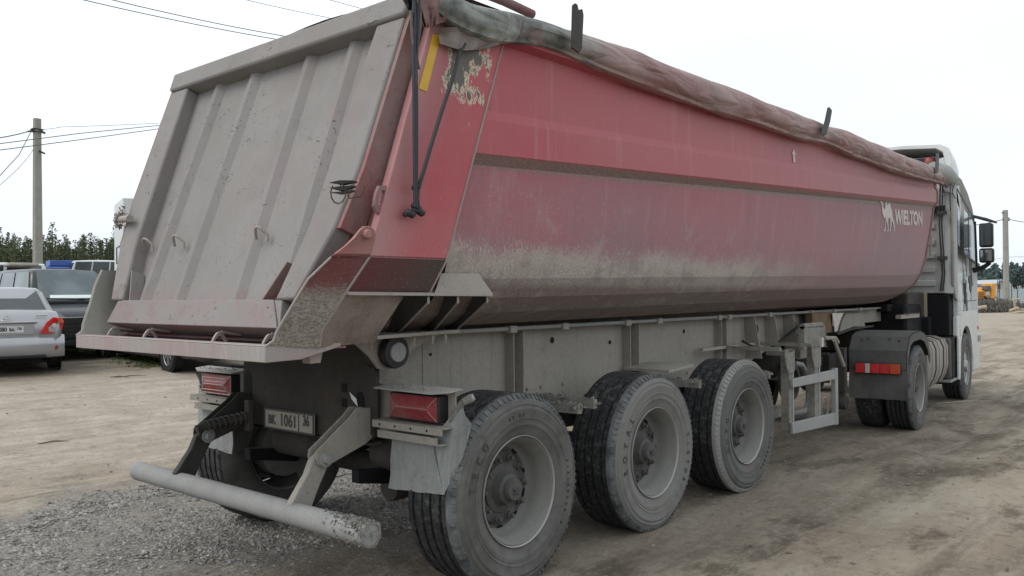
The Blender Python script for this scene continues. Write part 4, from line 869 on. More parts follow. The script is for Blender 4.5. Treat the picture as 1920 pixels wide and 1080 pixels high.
arc_text(rw[2],[('AUTO',R_(200),.405,.062,R_(11)),('TUBELESS',R_(-20),.405,.04,R_(6))])
for x in (0,1.41,2.82):
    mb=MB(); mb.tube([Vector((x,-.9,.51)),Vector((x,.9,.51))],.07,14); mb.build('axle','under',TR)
    for sg in (1,-1):
        mb=MB(); c=Vector((x+.36,sg*.52,.66)); mb.lathe([(0,-.10),(.09,-.10),(.13,-.08),(.145,-.02),(.125,.03),(.15,.07),(.13,.12),(0,.14)],c,20,axis='z'); mb.build('air_spring','blackdull',TR)
        mb=MB(); mb.plate([Vector((x-.55,sg*.50,.62)),Vector((x-.05,sg*.50,.56)),Vector((x+.5,sg*.50,.53)),Vector((x+.5,sg*.50,.49)),Vector((x-.05,sg*.50,.46)),Vector((x-.55,sg*.50,.55))],(0,.06*sg,0)); 
        if x>0: mb.box(x-.50,x-.42,*sorted((sg*.48,sg*.55)),.56,.81)
        mb.build('trailing_arm','grease_and_dark_fill',TR)
        mb=MB(); mb.lathe([(0,0),(.075,.005),(.085,.02),(.085,.1),(.08,.13),(.05,.145),(0,.15)],(x-.22,sg*.42,.45),16,axis='x'); mb.build('brake_chamber','framedark',TR)
# air tanks hanging behind the cross plate
for y0,y1,r,z in ((.06,.54,.105,.66),(-.86,-.42,.10,.68)):
    mb=MB(); mb.lathe([(0,y0),(r*.7,y0+.01),(r,y0+.05),(r,y1-.05),(r*.7,y1-.01),(0,y1)],(-.30,0,z),22); mb.build('air_tank','under',TR)
mb=MB(); mb.lathe([(0,-.05),(.07,-.05),(.085,-.03),(.085,.02),(.0,.02)],(-.36,-.14,.70),20); mb.build('drum_cap','under',TR)
mb=MB(); mb.box(-.49,-.44,-.36,-.16,.83,.93); mb.build('junction_box','framedark',TR,bevel=.01)
# mudguard tubes crusted with dirt between the wheels
for x,z in ((.66,.88),(.82,.895),(2.18,.90),(3.42,.87)):
    mb=MB(); mb.box(x-.02,x+.02,-1.17,-.62,z-.035,z+.02); crust(mb,(x,-1.16,z+.02),(x,-.68,z+.02),.012,170,.011); crust(mb,(x,-1.17,z),(x,-1.1,z),.016,60,.012); mb.build('mudguard_tube','mudcrust',TR)
mb=MB(); mb.plate([Vector((2.02,-.60,1.0)),Vector((2.02,-1.0,1.0)),Vector((2.40,-1.0,1.02)),Vector((2.40,-.60,1.02))],(0,0,-.02)); mb.build('mudguard_plate','frame',TR)
# ---- side guard
def yb(u,v,y=-1.2): return at(u,v,1,y)
mb=MB(); rl=[(1487,711),(1570,692),(1571,710),(1487,727)]; mb.plate([yb(*p) for p in rl],(0,.03,0)); mb.build('guard_rail','galv',TR,bevel=.004)
mb=MB(); mb.plate([yb(*p) for p in ((1486,793),(1570,773),(1571,795),(1487,814))],(0,.03,0)); mb.build('guard_rail','galv',TR,bevel=.004)
p=yb(1567,691); mb=MB(); mb.box(p.x-.02,p.x+.05,-1.205,-1.16,.255,.815); mb.build('guard_post','galv',TR,bevel=.004)
for (u,w2) in ((1482,.07),(1531,.10)):
    p=at(u,700,1,-1.165); mb=MB(); mb.box(p.x-w2/2,p.x+w2/2,-1.165,-1.09,.33,1.05); crust(mb,(p.x-w2/2,-1.15,.4),(p.x-w2/2,-1.15,1.0),.01,90,.007); mb.build('guard_post','mudcrust',TR,bevel=.003)
    mb=MB(); mb.box(p.x+w2/2+.002,p.x+w2/2+.03,-1.17,-1.10,.31,1.02); mb.build('guard_post_channel','galv',TR)
    for z in (.40,.48,.56,.64,.86,.94):
        pass
    mb=MB(); q=[(p.x-.16,1.06),(p.x+w2/2+.02,1.05),(p.x+w2/2+.02,.86),(p.x-.08,.85),(p.x-.14,.95)]; mb.plate([Vector((x,-1.172,z)) for x,z in q],(0,-.012,0)); crust(mb,(p.x-.12,-1.18,1.05),(p.x+.02,-1.18,1.05),.012,80,.009); crust(mb,(p.x-.1,-1.185,.98),(p.x,-1.185,.9),.03,60,.006); mb.build('guard_bracket','mudcrust',TR)
for x,y0 in ((3.66,-.5),(4.40,-.5)):
    mb=MB(); mb.box(x-.02,x+.02,-1.17,y0,1.055,1.085); crust(mb,(x,-1.1,1.085),(x,-.8,1.085),.008,60,.007); mb.build('guard_arm','mudcrust',TR)
mb=MB(); mb.box(3.2,4.5,-.66,-.62,1.06,1.085); mb.build('guard_arm','shelf',TR)
# leg winding gear box, valve box, suzie holder plate
p=at(1532,640,1,-.95); 
mb=MB(); 
a=at(1504,612,1,-.9); b=at(1543,650,1,-.9); mb.box(a.x,b.x,-.92,-.86,b.z,a.z); mb.tube([Vector((b.x,-.9,b.z)),Vector((b.x,-.9,a.z-.03)),Vector((b.x-.05,-.9,a.z)),Vector((a.x,-.9,a.z))],.03,8); crust(mb,(b.x,-.93,b.z),(b.x,-.93,a.z),.015,50,.008); mb.build('leg_gearbox','mudcrust',TR)
mb=MB(); p=at(1539,642,1,-1.0); mb.box(p.x-.03,p.x+.03,-1.02,-1.0,p.z-.045,p.z+.05); mb.build('white_sticker','decal',TR)
mb=MB(); mb.tube([at(1546,634,1,-.95),at(1566,634,1,-.95),at(1571,642,1,-.95)],.022,8); mb.tube([at(1564,638,1,-1.0),at(1582,686,1,-1.0)],.02,8); mb.build('winding_handle','frame',TR)
for sg in (1,-1):
    x=6.02; y=-.88*sg
    mb=MB(); mb.box(x-.045,x+.045,*sorted((y-.045,y+.045)),.46,.95); mb.box(x-.034,x+.034,*sorted((y-.034,y+.034)),.32,.46); mb.build('landing_leg','under',TR,bevel=.006)
    mb=MB(); mb.lathe([(0,-.05),(.07,-.05),(.08,-.03),(.08,.03),(.07,.05),(0,.05)],(x,y,.36-.02),16); mb.build('landing_foot','under',TR)
mb=MB(); mb.box(5.3,5.75,-.70,-.62,.86,1.10); mb.build('valve_box','frame',TR,bevel=.008)
# spare hoop, hoses and junk behind the guard
mb=MB(); c=at(1490,730,1,-.85); 
lp=[at(u,v,1,-.9) for u,v in ((1490,682),(1503,684),(1512,700),(1516,725),(1516,755),(1510,770),(1494,774),(1475,778))]; mb.tube(lp,.028,10); mb.build('bent_tube','flap',TR)
mb=MB(); mb.lathe([(.14,-.05),(.20,-.04),(.22,0),(.20,.04),(.14,.05)],at(1480,715,1,-.6),24,close=True); mb.build('hose_coil','framedark',TR)
mb=MB(); mb.box(3.55,4.2,-1.0,-.45,.42,.50); crust(mb,(3.6,-.98,.5),(4.1,-.98,.5),.015,50,.01); mb.build('tool_tray','mudcrust',TR)
mb=MB(); mb.tube([at(1546,765,1,-1.0)+Vector((.09*math.cos(t),0,.11*math.sin(t))) for t in [j*.45 for j in range(15)]],.008,6); mb.build('wire_loop','shelf',TR)
mb=MB(); mb.lathe([(0,-.3),(.16,-.29),(.19,-.24),(.19,.24),(.16,.29),(0,.3)],(4.35,0.1,.72),22); mb.build('air_tank','under',TR)
mb=MB(); mb.lathe([(0,-.3),(.12,-.29),(.15,-.24),(.15,.24),(.12,.29),(0,.3)],(5.2,-.2,.80),22); mb.build('air_tank','under',TR)
# gooseneck parts
mb=MB(); a=at(1520,587,1,-.7); b=at(1558,623,1,-.7); mb.box(a.x,b.x,-.72,-.64,b.z,a.z); mb.build('front_box','rust',TR,bevel=.006)
mb=MB(); mb.plate([at(u,v,1,-.75) for u,v in ((1561,587),(1582,587),(1576,600),(1570,621),(1566,622))],(0,.01,0)); mb.build('hanging_plate','decal',TR)
mb=MB(); mb.plate([at(u,v,1,-.60) for u,v in ((1586,588),(1618,586),(1622,612),(1600,612),(1574,624),(1580,600))],(0,.02,0)); mb.build('gooseneck_plate','frame',TR)
mb=MB(); mb.plate([at(u,v,1,-.62) for u,v in ((1570,624),(1600,614),(1640,610),(1636,613),(1600,618),(1572,628))],(0,.5,0)); mb.build('coupling_plate','framedark',TR)
mb=MB(); mb.box(8.3,9.15,-.70,.70,1.30,1.40); mb.box(8.76,9.12,-.62,.62,1.40,1.62); mb.build('front_bulkhead_base','grease_and_dark_fill',TR,bevel=.01)
mb=MB(); a=at(1703,549,1,-.80); b_=at(1733,549,1,-.80); mb.box(a.x,b_.x,-.80,.2,1.17,1.55); mb.build('hydraulic_tank','framedark',TR,bevel=.03)
mb=MB(); mb.box(b_.x+.004,b_.x+.03,-.83,-.79,1.12,1.56); mb.build('tank_strap','wood',TR)
mb=MB(); mb.box(8.2,9.05,-.90,-.83,1.21,1.26); crust(mb,(8.3,-.9,1.26),(9.0,-.9,1.26),.01,80,.012); mb.build('step_bar','shelf',TR)
mb=MB(); mb.tube([at(1745,465,1,-.95),at(1744,478,1,-.95)],.016,8); mb.tube([at(1747,440,1,-1.0),at(1745,476,1,-1.0)],.014,8); mb.box(8.76,8.95,-.98,-.7,1.98,2.08); mb.box(8.76,8.90,-.90,-.7,1.80,1.97); mb.build('ladder_bracket','frame',TR)
# ================================================================== TRACTOR UNIT (local axes: x forward from its rear axle, y left)
TO=empty('tractor_truck',(7.21,-.12,-.08),R_(4)); tag(TO,'white high-roofed lorry with scratched door, coupled to the red tipper trailer','lorry')
def ring(pts,y0,y1): return pts
# cab shell: sections across y
def cab():
    mb=MB()
    side=[(2.82,1.28),(2.80,1.58),(2.50,1.62),(2.50,2.0),(2.50,2.9),(2.52,3.28),(2.62,3.36),(3.3,3.34),(3.9,3.18),(4.35,2.98),(4.55,2.80),(4.68,2.35),(4.78,1.85),(4.82,1.45),(4.82,1.02),(4.5,1.10),(4.33,1.22),(3.9,1.30),(3.1,1.25)]
    ys=[(-1.20,.0),(-1.225,.02),(-1.20,.05)]
    rings=[]
    for y,ins in ((-1.13,.09),(-1.195,.03),(-1.225,0),(-1.225,0),(1.225,0),(1.195,.03),(1.13,.09)):
        c=(3.65,2.2); rings.append([Vector((c[0]+(x-c[0])*(1-ins*.6),y if True else y,c[1]+(z-c[1])*(1-ins*.6))) for x,z in side])
    rings=[r for i,r in enumerate(rings) if i!=3]
    mb.loft(rings); return mb.build('cab_shell','cabwhite',TO,smooth=30)
cab()
# raised roof and its open-backed air deflector
mb=MB(); rf=[(2.56,3.30),(2.62,3.62),(3.3,3.62),(4.0,3.38),(4.4,3.05),(3.5,3.1)]
rr_=[]
for y,k_ in ((-1.10,.90),(-1.02,1),(1.02,1),(1.10,.90)): rr_.append([Vector((3.4+(x-3.4)*k_,y,3.2+(z-3.2)*k_)) for x,z in rf])
mb.loft(rr_); mb.build('high_roof','cabwhite',TO,smooth=30)
mb=MB()
arch=[(-1.22,3.22),(-1.24,3.52),(-1.20,3.70),(-1.10,3.765),(-.6,3.80),(.6,3.80),(1.10,3.765),(1.20,3.70),(1.24,3.52),(1.22,3.22)]
def sc(p,k_,dz): return (p[0]*k_,3.2+(p[1]-3.2)*k_+dz)
A=[Vector((2.42,y,z)) for y,z in arch]; B=[Vector((3.2,*sc(p,.97,-.06))) for p in arch]; C_=[Vector((4.1,*sc(p,.90,-.42))) for p in arch]
Ai=[Vector((2.42,*sc(p,.93,-.015))) for p in arch]; Bi=[Vector((3.2,*sc(p,.90,-.07))) for p in arch]
n_=len(arch)
mb.add(A+B+C_+Ai+Bi,[(i,i+1,n_+i+1,n_+i) for i in range(n_-1)]+[(n_+i,n_+i+1,2*n_+i+1,2*n_+i) for i in range(n_-1)]+[(i,3*n_+i,3*n_+i+1,i+1) for i in range(n_-1)]+[(3*n_+i,4*n_+i,4*n_+i+1,3*n_+i+1) for i in range(n_-1)])
mb.build('roof_deflector','cabwhite',TO,smooth=40,bevel=.01)
mb=MB(); mb.box(2.52,2.55,-1.0,1.0,3.32,3.60); mb.box(2.50,2.53,-.72,-.60,3.40,3.54); mb.build('deflector_recess','black',TO)
mb=MB(); mb.lathe([(0,.10),(.05,.09),(.07,.05),(.07,0),(0,0)],(2.47,-.93,3.50),16,axis='z'); mb.build('beacon_lamp','lens',TO)
mb=MB(); mb.lathe([(.065,.01),(.075,0),(.075,-.12),(0,-.12)],(2.47,-.93,3.50),16,axis='z'); mb.box(2.46,2.50,-.72,-.56,3.36,3.50); mb.build('beacon_base','framedark',TO)
mb=MB(); mb.plate([Vector((2.48,-1.17,3.60)),Vector((2.48,-1.17,3.30)),Vector((2.48,-1.0,3.25)),Vector((2.48,-1.02,3.55))],(.1,0,0)); mb.plate([Vector((2.44,-1.22,3.30)),Vector((2.44,-1.02,3.24)),Vector((2.44,-1.05,3.12)),Vector((2.44,-1.22,3.05))],(.1,0,0)); mb.build('deflector_stay','cabwhite',TO,bevel=.01)
# rear wall with pressed ribs, corner fairing, black trim
mb=MB(); mb.box(2.455,2.495,-1.12,1.12,1.62,3.22); mb.build('cab_rear_wall','cabgrey',TO,bevel=.015)
for z in (2.55,2.32,2.12,1.92,1.72):
    mb=MB(); mb.box(2.425,2.4545,-1.0,.90,z,z+.09); mb.build('pressed_rib','cabgrey',TO,bevel=.013)
mb=MB(); mb.box(2.40,2.4545,-1.14,.9,2.80,2.88); mb.box(2.36,2.45,-1.0,-.85,2.78,2.9); mb.build('cab_rear_rail','black',TO)
mb=MB(); 
for dy,dx in ((0,0),(.03,.01)):
    mb.tube([Vector((2.40-dx,-1.12+dy,3.3)),Vector((2.38,-1.10+dy,2.6)),Vector((2.39,-1.13+dy,1.9)),Vector((2.41,-1.10+dy,1.65))],.011,6)
mb.build('air_hose','cord',TO)
for z in (2.75,2.1):
    mb=MB(); mb.box(2.37,2.45,-1.16,-1.04,z,z+.05); mb.build('hose_clip','framedark',TO)
mb=MB(); mb.plate([Vector((2.47,-1.24,3.18)),Vector((2.47,-1.24,1.75)),Vector((2.60,-1.24,1.55)),Vector((2.74,-1.245,1.50)),Vector((2.74,-1.245,3.20))],(0,.04,0)); mb.build('side_fairing','cabgrey',TO,bevel=.012)
# door: gap lines, window, handle, scratches
dy=-1.2275
def dpl(name,pts,mat,th=.004,y=dy,**k):
    mb=MB(); mb.plate([Vector((x,y,z)) for x,z in pts],(0,-th,0)); return mb.build(name,mat,TO,**k)
dpl('roof_gutter',[(2.80,3.18),(2.80,3.15),(4.50,2.79),(4.52,2.82)],'cabstreak',.006)
dpl('door_gap',[(3.28,3.05),(3.29,3.05),(3.29,1.50),(3.28,1.50)],'cabstreak'); dpl('door_gap',[(3.28,1.50),(4.6,1.50),(4.6,1.488),(3.28,1.488)],'cabstreak')
dpl('side_window',[(3.42,2.90),(3.42,2.22),(3.90,2.14),(4.50,2.12),(4.52,2.68),(4.2,2.80)],'glassblue',.006)
dpl('window_pillar',[(3.84,2.88),(3.84,2.17),(3.90,2.14),(3.90,2.86)],'black',.009); dpl('quarter_window',[(2.86,2.86),(2.86,2.34),(3.05,2.30),(3.05,2.82)],'glassblue',.006)
dpl('window_trim',[(3.38,2.24),(3.38,2.20),(4.52,2.08),(4.52,2.12)],'black',.01)
mb=MB(); mb.lathe([(0,-.012),(.05,-.012),(.06,0)],(3.86,dy,1.83),20); o=mb.build('fuel_badge','black',TO); mb=MB(); mb.plate([Vector((3.98+.10*math.cos(t),dy-.001,1.76+.14*math.sin(t))) for t in [j*.5236 for j in range(12)]],(0,-.012,0)); mb.build('door_handle','black',TO)
rs_=random.Random(4)
for i in range(13):
    x=3.35+rs_.random()*.75; z=1.6+rs_.random()*.75; pts=[Vector((x,dy-.0015,z))]
    for j in range(4): pts.append(pts[-1]+Vector((rs_.uniform(-.05,.07),0,-rs_.uniform(.05,.16))))
    mb=MB(); mb.tube(pts,.004+.004*rs_.random(),4); mb.build('scratch','cabstreak',TO,smooth=0)
# windscreen pillar, lower panels and arch
mb=MB(); mb.plate([Vector((4.60,-1.10,2.72)),Vector((4.60,1.10,2.72)),Vector((4.80,1.12,1.85)),Vector((4.80,-1.12,1.85))],(.03,0,0)); mb.build('windscreen','glass',TO)
mb=MB()
low=[(2.72,1.28),(2.70,1.0),(2.78,.96),(2.92,.96),(2.94,1.06),(3.02,1.28)]
mb.plate([Vector((x,-1.235,z)) for x,z in low],(0,.06,0)); mb.build('step_cover','cabwhite',TO,bevel=.01)
# wheel arch panel (white) around the front wheel
def arc(cx,cz,r,a0,a1,n): return [(cx+r*math.cos(a0+(a1-a0)*i/n),cz+r*math.sin(a0+(a1-a0)*i/n)) for i in range(n+1)]
inner=arc(3.5,.50,.62,R_(150),R_(8),14); outer=[(2.96,1.02),(2.98,1.30)]+[(3.1+.145*i,1.34) for i in range(10)]+[(4.66,1.30),(4.72,1.05),(4.74,.60)]
mb=MB(); mb.strip([Vector((x,-1.238,z)) for x,z in inner],[Vector((x,-1.238,z)) for x,z in outer],(0,.05,0),n=18); mb.build('wheel_arch','cabwhite',TO,smooth=30)
mb=MB(); r_=arc(3.5,.50,.63,R_(150),R_(8),14); mb.strip([Vector((x,-1.19,z)) for x,z in r_],[Vector((x,-.75,z)) for x,z in r_],(0,0,.01)); mb.build('arch_liner','black',TO)
mb=MB(); mb.box(4.30,4.98,-1.22,1.22,.34,.98); mb.box(4.94,5.02,-1.10,1.10,.40,.62); mb.build('front_bumper','cabwhite',TO,bevel=.05)
mb=MB(); mb.box(4.83,4.90,-.85,.85,1.0,1.75); mb.build('front_grille','black',TO,bevel=.02)
mb=MB(); mb.box(4.66,4.84,-1.26,-1.22,.82,.92); mb.build('corner_step','galv',TO,bevel=.005); mb=MB(); mb.box(4.62,4.70,-1.25,-1.225,1.02,1.07); mb.build('side_marker','lensor',TO)
mb=MB(); mb.plate([Vector((2.73,-1.25,.97)),Vector((2.73,-1.25,.36)),Vector((2.83,-1.25,.36)),Vector((2.95,-1.25,.97))],(0,.03,0)); mb.build('side_skirt','cabwhite',TO,bevel=.006)
mb=MB(); mb.box(2.30,2.70,-1.20,-.5,.40,.98); 
mb.build('battery_box','flapdark',TO,bevel=.03)
for x in (2.42,2.56):
    mb=MB(); mb.box(x,x+.03,-1.215,-.6,.40,.99); mb.build('box_strap','framedark',TO)
mb=MB(); mb.box(2.22,2.72,-1.22,-.6,.36,.39); mb.build('step_bar','galv',TO)
# mirrors
mb=MB(); mb.tube([Vector((4.45,-1.22,2.86)),Vector((4.50,-1.40,2.80)),Vector((4.48,-1.55,2.74))],[.03,.035,.02],8,flat=.6); mb.tube([Vector((4.52,-1.20,1.98)),Vector((4.50,-1.34,2.02)),Vector((4.48,-1.45,2.10))],[.045,.04,.03],8); mb.tube([Vector((4.52,-1.235,2.78)),Vector((4.60,-1.235,2.35)),Vector((4.66,-1.235,1.98))],.018,6); mb.build('mirror_arm','black',TO)
def mirror(y0,y1,z0,z1,x=4.42):
    mb=MB(); mb.box(x,x+.14,y0,y1,z0,z1); o=mb.build('mirror','black',TO,bevel=.035); mb=MB(); mb.box(x-.006,x-.003,y0+.025,y1-.025,z0+.03,z1-.03); mb.build('mirror_glass','glass' if z1>2.5 else 'mirror',o); return o
mirror(-1.50,-1.30,2.35,2.74); mirror(-1.51,-1.30,2.10,2.335,4.40)
# frame, fifth wheel, guards
mb=MB(); 
for sg in (1,-1): mb.box(-1.0,4.6,*sorted((sg*.38,sg*.46)),.66,.92)
mb.box(-1.0,-.94,-.46,.46,.60,.95); mb.build('truck_frame','framedark',TO)
mb=MB(); mb.lathe([(0,.0),(.45,.0),(.50,-.03),(.50,-.06),(.30,-.09),(0,-.09)],(.35,0,1.22),32,axis='z'); mb.box(-.45,.2,-.35,.35,1.12,1.16); mb.build('fifth_wheel','grease_and_dark_fill',TO)
mb=MB(); mb.box(.2,.5,-.5,.5,.90,1.14); mb.box(1.0,2.3,-.9,.9,.93,.98); mb.build('frame_deck','under',TO)
mb=MB(); mb.box(1.25,2.25,-.85,.85,.985,1.48); mb.build('gap_dark_box','grease_and_dark_fill',TO,bevel=.05)  # dark box added so the gap behind the cab goes black
mb=MB(); mb.box(2.26,2.44,-.95,.95,.98,1.28); mb.box(2.46,2.86,-1.17,1.17,1.0,1.60); mb.build('cab_underside','grease_and_dark_fill',TO,bevel=.02)
mb=MB(); mb.box(2.5,4.3,-1.0,1.0,.75,1.26); mb.build('engine_bay','grease_and_dark_fill',TO)
for x,y in ((-.2,-.1),(-.45,.05),(-.1,.2),(.9,-.3)):
    mb=MB(); mb.lathe([(0,.05),(.05,.04),(.06,0),(.05,-.1),(0,-.1)],(x,y,1.10),12,axis='z'); mb.build('hose_coupling','framedark',TO)
for sg in (-1,1):
    y0,y1=sorted((sg*.62,sg*1.25)); 
    mb=MB(); g_=[(-.70,.80),(-.70,.95),(-.62,1.12),(-.45,1.16)]; a_=[(.62*math.cos(t),.50+.62*math.sin(t)) for t in [R_(q) for q in (112,100,90,75,60,45)]]
    pr=[(-.74,.78),(-.735,.98),(-.66,1.05),(-.60,1.13),(-.42,1.17)]+[(x,z+.06) for x,z in [(0.0,1.12),(.25,1.08),(.45,.98),(.60,.80)]]
    mb.strip([Vector((x,y0,z)) for x,z in pr],[Vector((x,y1,z)) for x,z in pr],(0,0,-.012),n=len(pr)); mb.strip([Vector((x,sg*1.25,z)) for x,z in pr],[Vector((x*.94,sg*1.25,z-.10)) for x,z in pr],(0,-.01*sg,0),n=len(pr)); mb.build('mudguard','flapdark',TO,smooth=30)
    mb=MB(); rows=[]
    for i in range(7):
        z=.80-.38*i/6; rows.append([Vector((-.725-.02*math.sin(i*.5)+.012*noise.noise(Vector((j*.5,i*.4,sg))),y0+(y1-y0)*j/9,z+(.012*noise.noise(Vector((j*1.7,1,1))) if i==6 else 0))) for j in range(10)])
    for a,b in zip(rows,rows[1:]): mb.strip(a,b,(.01,0,0))
    mb.build('mudflap','flapdark',TO,smooth=50)
    mb=MB(); ya,yb_=sorted((sg*.71,sg*1.19)); mb.box(-.80,-.745,ya,yb_,.715,.835); lp=mb.build('tail_lamp','black',TO,bevel=.008)
    segs=[(.71,.81,'lens2'),(.815,.865,'lenswhite'),(.87,.97,'lens2'),(.975,1.075,'lens2'),(1.08,1.185,'lensor')]
    for a,b,m in segs:
        mb=MB(); mb.box(-.812,-.801,*sorted((sg*a,sg*b)),.722,.830); mb.build('lens',m,lp,bevel=.004)
    for y,z in ((.75,1.10),(.82,1.12),(1.05,1.12),(1.15,1.10)):
        mb=MB(); mb.lathe([(0,-.006),(.012,-.004),(.014,0)],(-.665,sg*y,z-.01),8,axis='x'); mb.build('bolt_head','framedark',TO)
# fuel tank with straps
mb=MB(); prof=[(-1.17,.50),(-1.20,.62),(-1.20,.88),(-1.16,.98),(-1.05,1.02),(-.62,1.02),(-.52,.95),(-.52,.48),(-.60,.38),(-1.02,.36),(-1.12,.40)]
mb.loft([[Vector((x,-.85+(y+.85)*k_,.68+(z-.68)*k_)) for y,z in prof] for x,k_ in ((.80,.93),(.83,1),(2.14,1),(2.17,.93))]); mb.build('fuel_tank','tanksteel',TO,smooth=40)
for x in (.98,1.20,1.46,1.74,1.98):
    mb=MB(); pp=[Vector((x,-.85+(y+.85)*1.025,.68+(z-.68)*1.025)) for y,z in prof]; mb.loft([pp,[p+Vector((.05,0,0)) for p in pp]]); mb.build('tank_strap','framedark' if x in (1.20,1.74) else 'tanksteel',TO,smooth=30)
# wheels of the unit: twin rear, single front with convex disc
def tw(x,sg,twin):
    src=WP if twin else WP
    c=copy_tree(src,TO); c.location=(x,sg*1.245,.5); c.rotation_euler=(0,0,0 if sg<0 else math.pi); c.scale=(.96,.78,.96); return c
for sg in (-1,1):
    c=tw(0,sg,True)
    mb=MB(); mb.lathe([(.28,.0),(.45,.0),(.50,.05),(.505,.10),(.505,.22),(.50,.27),(.45,.30),(.28,.30)],(0,-.9 if sg<0 else .6,.5),48); mb.v=[(x,y,max(z,.005)) for x,y,z in mb.v]; mb.build('inner_tyre','tread',TO,smooth=40)
    c=tw(3.5,sg,False)
    mb=MB(); mb.lathe([(0,.0),(.06,-.005),(.08,-.005),(.10,.03),(.20,.035),(.24,.05),(.27,.03)],(3.5,-1.245,.5) if sg<0 else (3.5,1.26,.5),32) 
    if sg<0: mb.build('wheel_cover','alloy',TO,smooth=40)
mb=MB(); mb.plate([Vector((2.93,-1.22,.62)),Vector((2.93,-.72,.62)),Vector((2.93,-.72,.26)),Vector((2.93,-1.22,.26))],(.012,0,0)); mb.build('front_mudflap','blackdull',TO)
# ================================================================== CARS
def car(name,loc,rz,L,W,H,paint,prof,gh,wb,ro,rr=.32,label='',cat='car',group=None,base=.20,glassm='glass'):
    """prof: stations (x 0..1 from tail to nose, z top, half width factor); gh: xs of glasshouse: base rear, top rear, top front, base front, belt z, roof half width"""
    T=empty(name,loc,rz); tag(T,label,cat,group)
    mb=MB(); rings=[]; hw=W/2
    for (t,zt,wf,zb) in prof:
        x=t*L-ro; w_=hw*wf; zs=zb
        h=[(0,zs),(w_*.80,zs),(w_*.95,zs+.06),(w_*.99,zs+(zt-zs)*.35),(w_,zs+(zt-zs)*.62),(w_*.97,zs+(zt-zs)*.82),(w_*.90,zt-.035),(w_*.72,zt-.004),(0,zt+.012)]
        rings.append([Vector((x,y,z)) for y,z in h]+[Vector((x,-y,z)) for y,z in h[::-1][1:-1]])
    mb.loft(rings); body=mb.build('body',paint,T,smooth=50)
    xbr,xtr,xtf,xbf,zb,wr=gh; wb_=hw*.90; zr=H
    X=lambda t:t*L-ro
    mb=MB(); gr=[]
    st=[(xbr-.01,zb-.06,wb_),(xbr+(xtr-xbr)*.85,zb+(zr-zb)*.90,wr+.03),(xtr,zr-.025,wr),(xtr*.6+xtf*.4,zr,wr),(xtr*.3+xtf*.7,zr-.004,wr),(xtf,zr-.04,wr),(xtf+(xbf-xtf)*.12,zb+(zr-zb)*.87,wr+.02),(xbf+.01,zb-.05,wb_)]
    for t,z,w_ in st:
        gr.append([Vector((X(t),wb_ if z>zb else w_,zb-.08)),Vector((X(t),w_+.01,(z-.06) if z>zb+.1 else zb-.05)),Vector((X(t),w_*.93,z-.012)),Vector((X(t),w_*.5,z+.008)),Vector((X(t),-w_*.5,z+.008)),Vector((X(t),-w_*.93,z-.012)),Vector((X(t),-w_-.01,(z-.06) if z>zb+.1 else zb-.05)),Vector((X(t),-(wb_ if z>zb else w_),zb-.08))])
    mb.loft(gr); mb.build('roof',paint,T,smooth=50)
    def quad(name_,a,b,c,d,m,u0,u1,v0,v1,off):
        P=lambda u,v:(a.lerp(b,u)).lerp(d.lerp(c,u),v); n=(b-a).cross(d-a).normalized()
        mb=MB(); mb.plate([P(u0,v0)+n*off,P(u1,v0)+n*off,P(u1,v1)+n*off,P(u0,v1)+n*off],n*.006); return mb.build(name_,m,T,smooth=0)
    V=Vector
    # windscreen and rear window
    a,b,c,d=V((X(xbf),-wb_*.97,zb-.01)),V((X(xbf),wb_*.97,zb-.01)),V((X(xtf),wr*.96,zr-.02)),V((X(xtf),-wr*.96,zr-.02)); quad('windscreen',a,b,c,d,glassm,.05,.95,.05,.93,.012)
    a,b,c,d=V((X(xbr),wb_*.97,zb-.01)),V((X(xbr),-wb_*.97,zb-.01)),V((X(xtr),-wr*.96,zr-.02)),V((X(xtr),wr*.96,zr-.02)); quad('rear_window',a,b,c,d,glassm,.06,.94,.04,.90,.02)
    for sg in (1,-1):
        n=3 if cat!='car' or H>1.7 else 2
        for i in range(n):
            f0,f1=i/n+.015,(i+1)/n-.015
            pb=lambda f:V((X(xbr+.03)+(X(xbf-.05)-X(xbr+.03))*f,sg*(wb_+.004),zb+.0)); pt=lambda f:V((X(xtr+.01)+(X(xtf)-X(xtr+.01))*f,sg*(wr+.018),zr-.085))
            mb=MB(); mb.plate([pb(f0),pb(f1),pt(f1),pt(f0)],(0,.008*sg,0)); mb.build('side_window',glassm if glassm!='glassblue' else 'glassblue',T,smooth=0)
    for x in (0,wb):
        for sg in (1,-1):
            mb=MB(); mb.lathe([(0,0),(rr*1.14,0),(rr*1.14,.02*sg)],(x,sg*(hw*.985),rr),28); mb.build('wheel_well','black',T,smooth=0)
            mb=MB(); p=[(rr*.62,.0),(rr*.70,-.004),(rr*.93,.0),(rr,.03),(rr,.19),(rr*.9,.21),(rr*.5,.21)]; y_=sg*(hw*1.01); mb.lathe([(r,-h*sg) for r,h in p],(x,y_,rr),36); wh=mb.build('wheel','blackdull',T,smooth=40)
            mb=MB(); mb.lathe([(rr*.64,-.012*sg),(rr*.60,-.03*sg),(rr*.56,-.07*sg)],(x,y_,rr),36); mb.lathe([(0,-.008*sg),(rr*.12,-.008*sg),(rr*.16,-.04*sg)],(x,y_,rr),14)
            for k_ in range(10):
                q=2*math.pi*k_/10+(.12 if k_%2 else -.12); u=V((math.cos(q),0,math.sin(q))); v=V((-math.sin(q),0,math.cos(q)))
                mb.plate([V((x,y_-.014*sg,rr))+u*rr*.12-v*.012,V((x,y_-.014*sg,rr))+u*rr*.12+v*.012,V((x,y_-.02*sg,rr))+u*rr*.60+v*.018,V((x,y_-.02*sg,rr))+u*rr*.60-v*.018],(0,-.02*sg,0))
            mb.build('wheel_rim','alloy',wh,smooth=30)
    return T,X
def atg(u,v,z): return at(u,v,2,z)
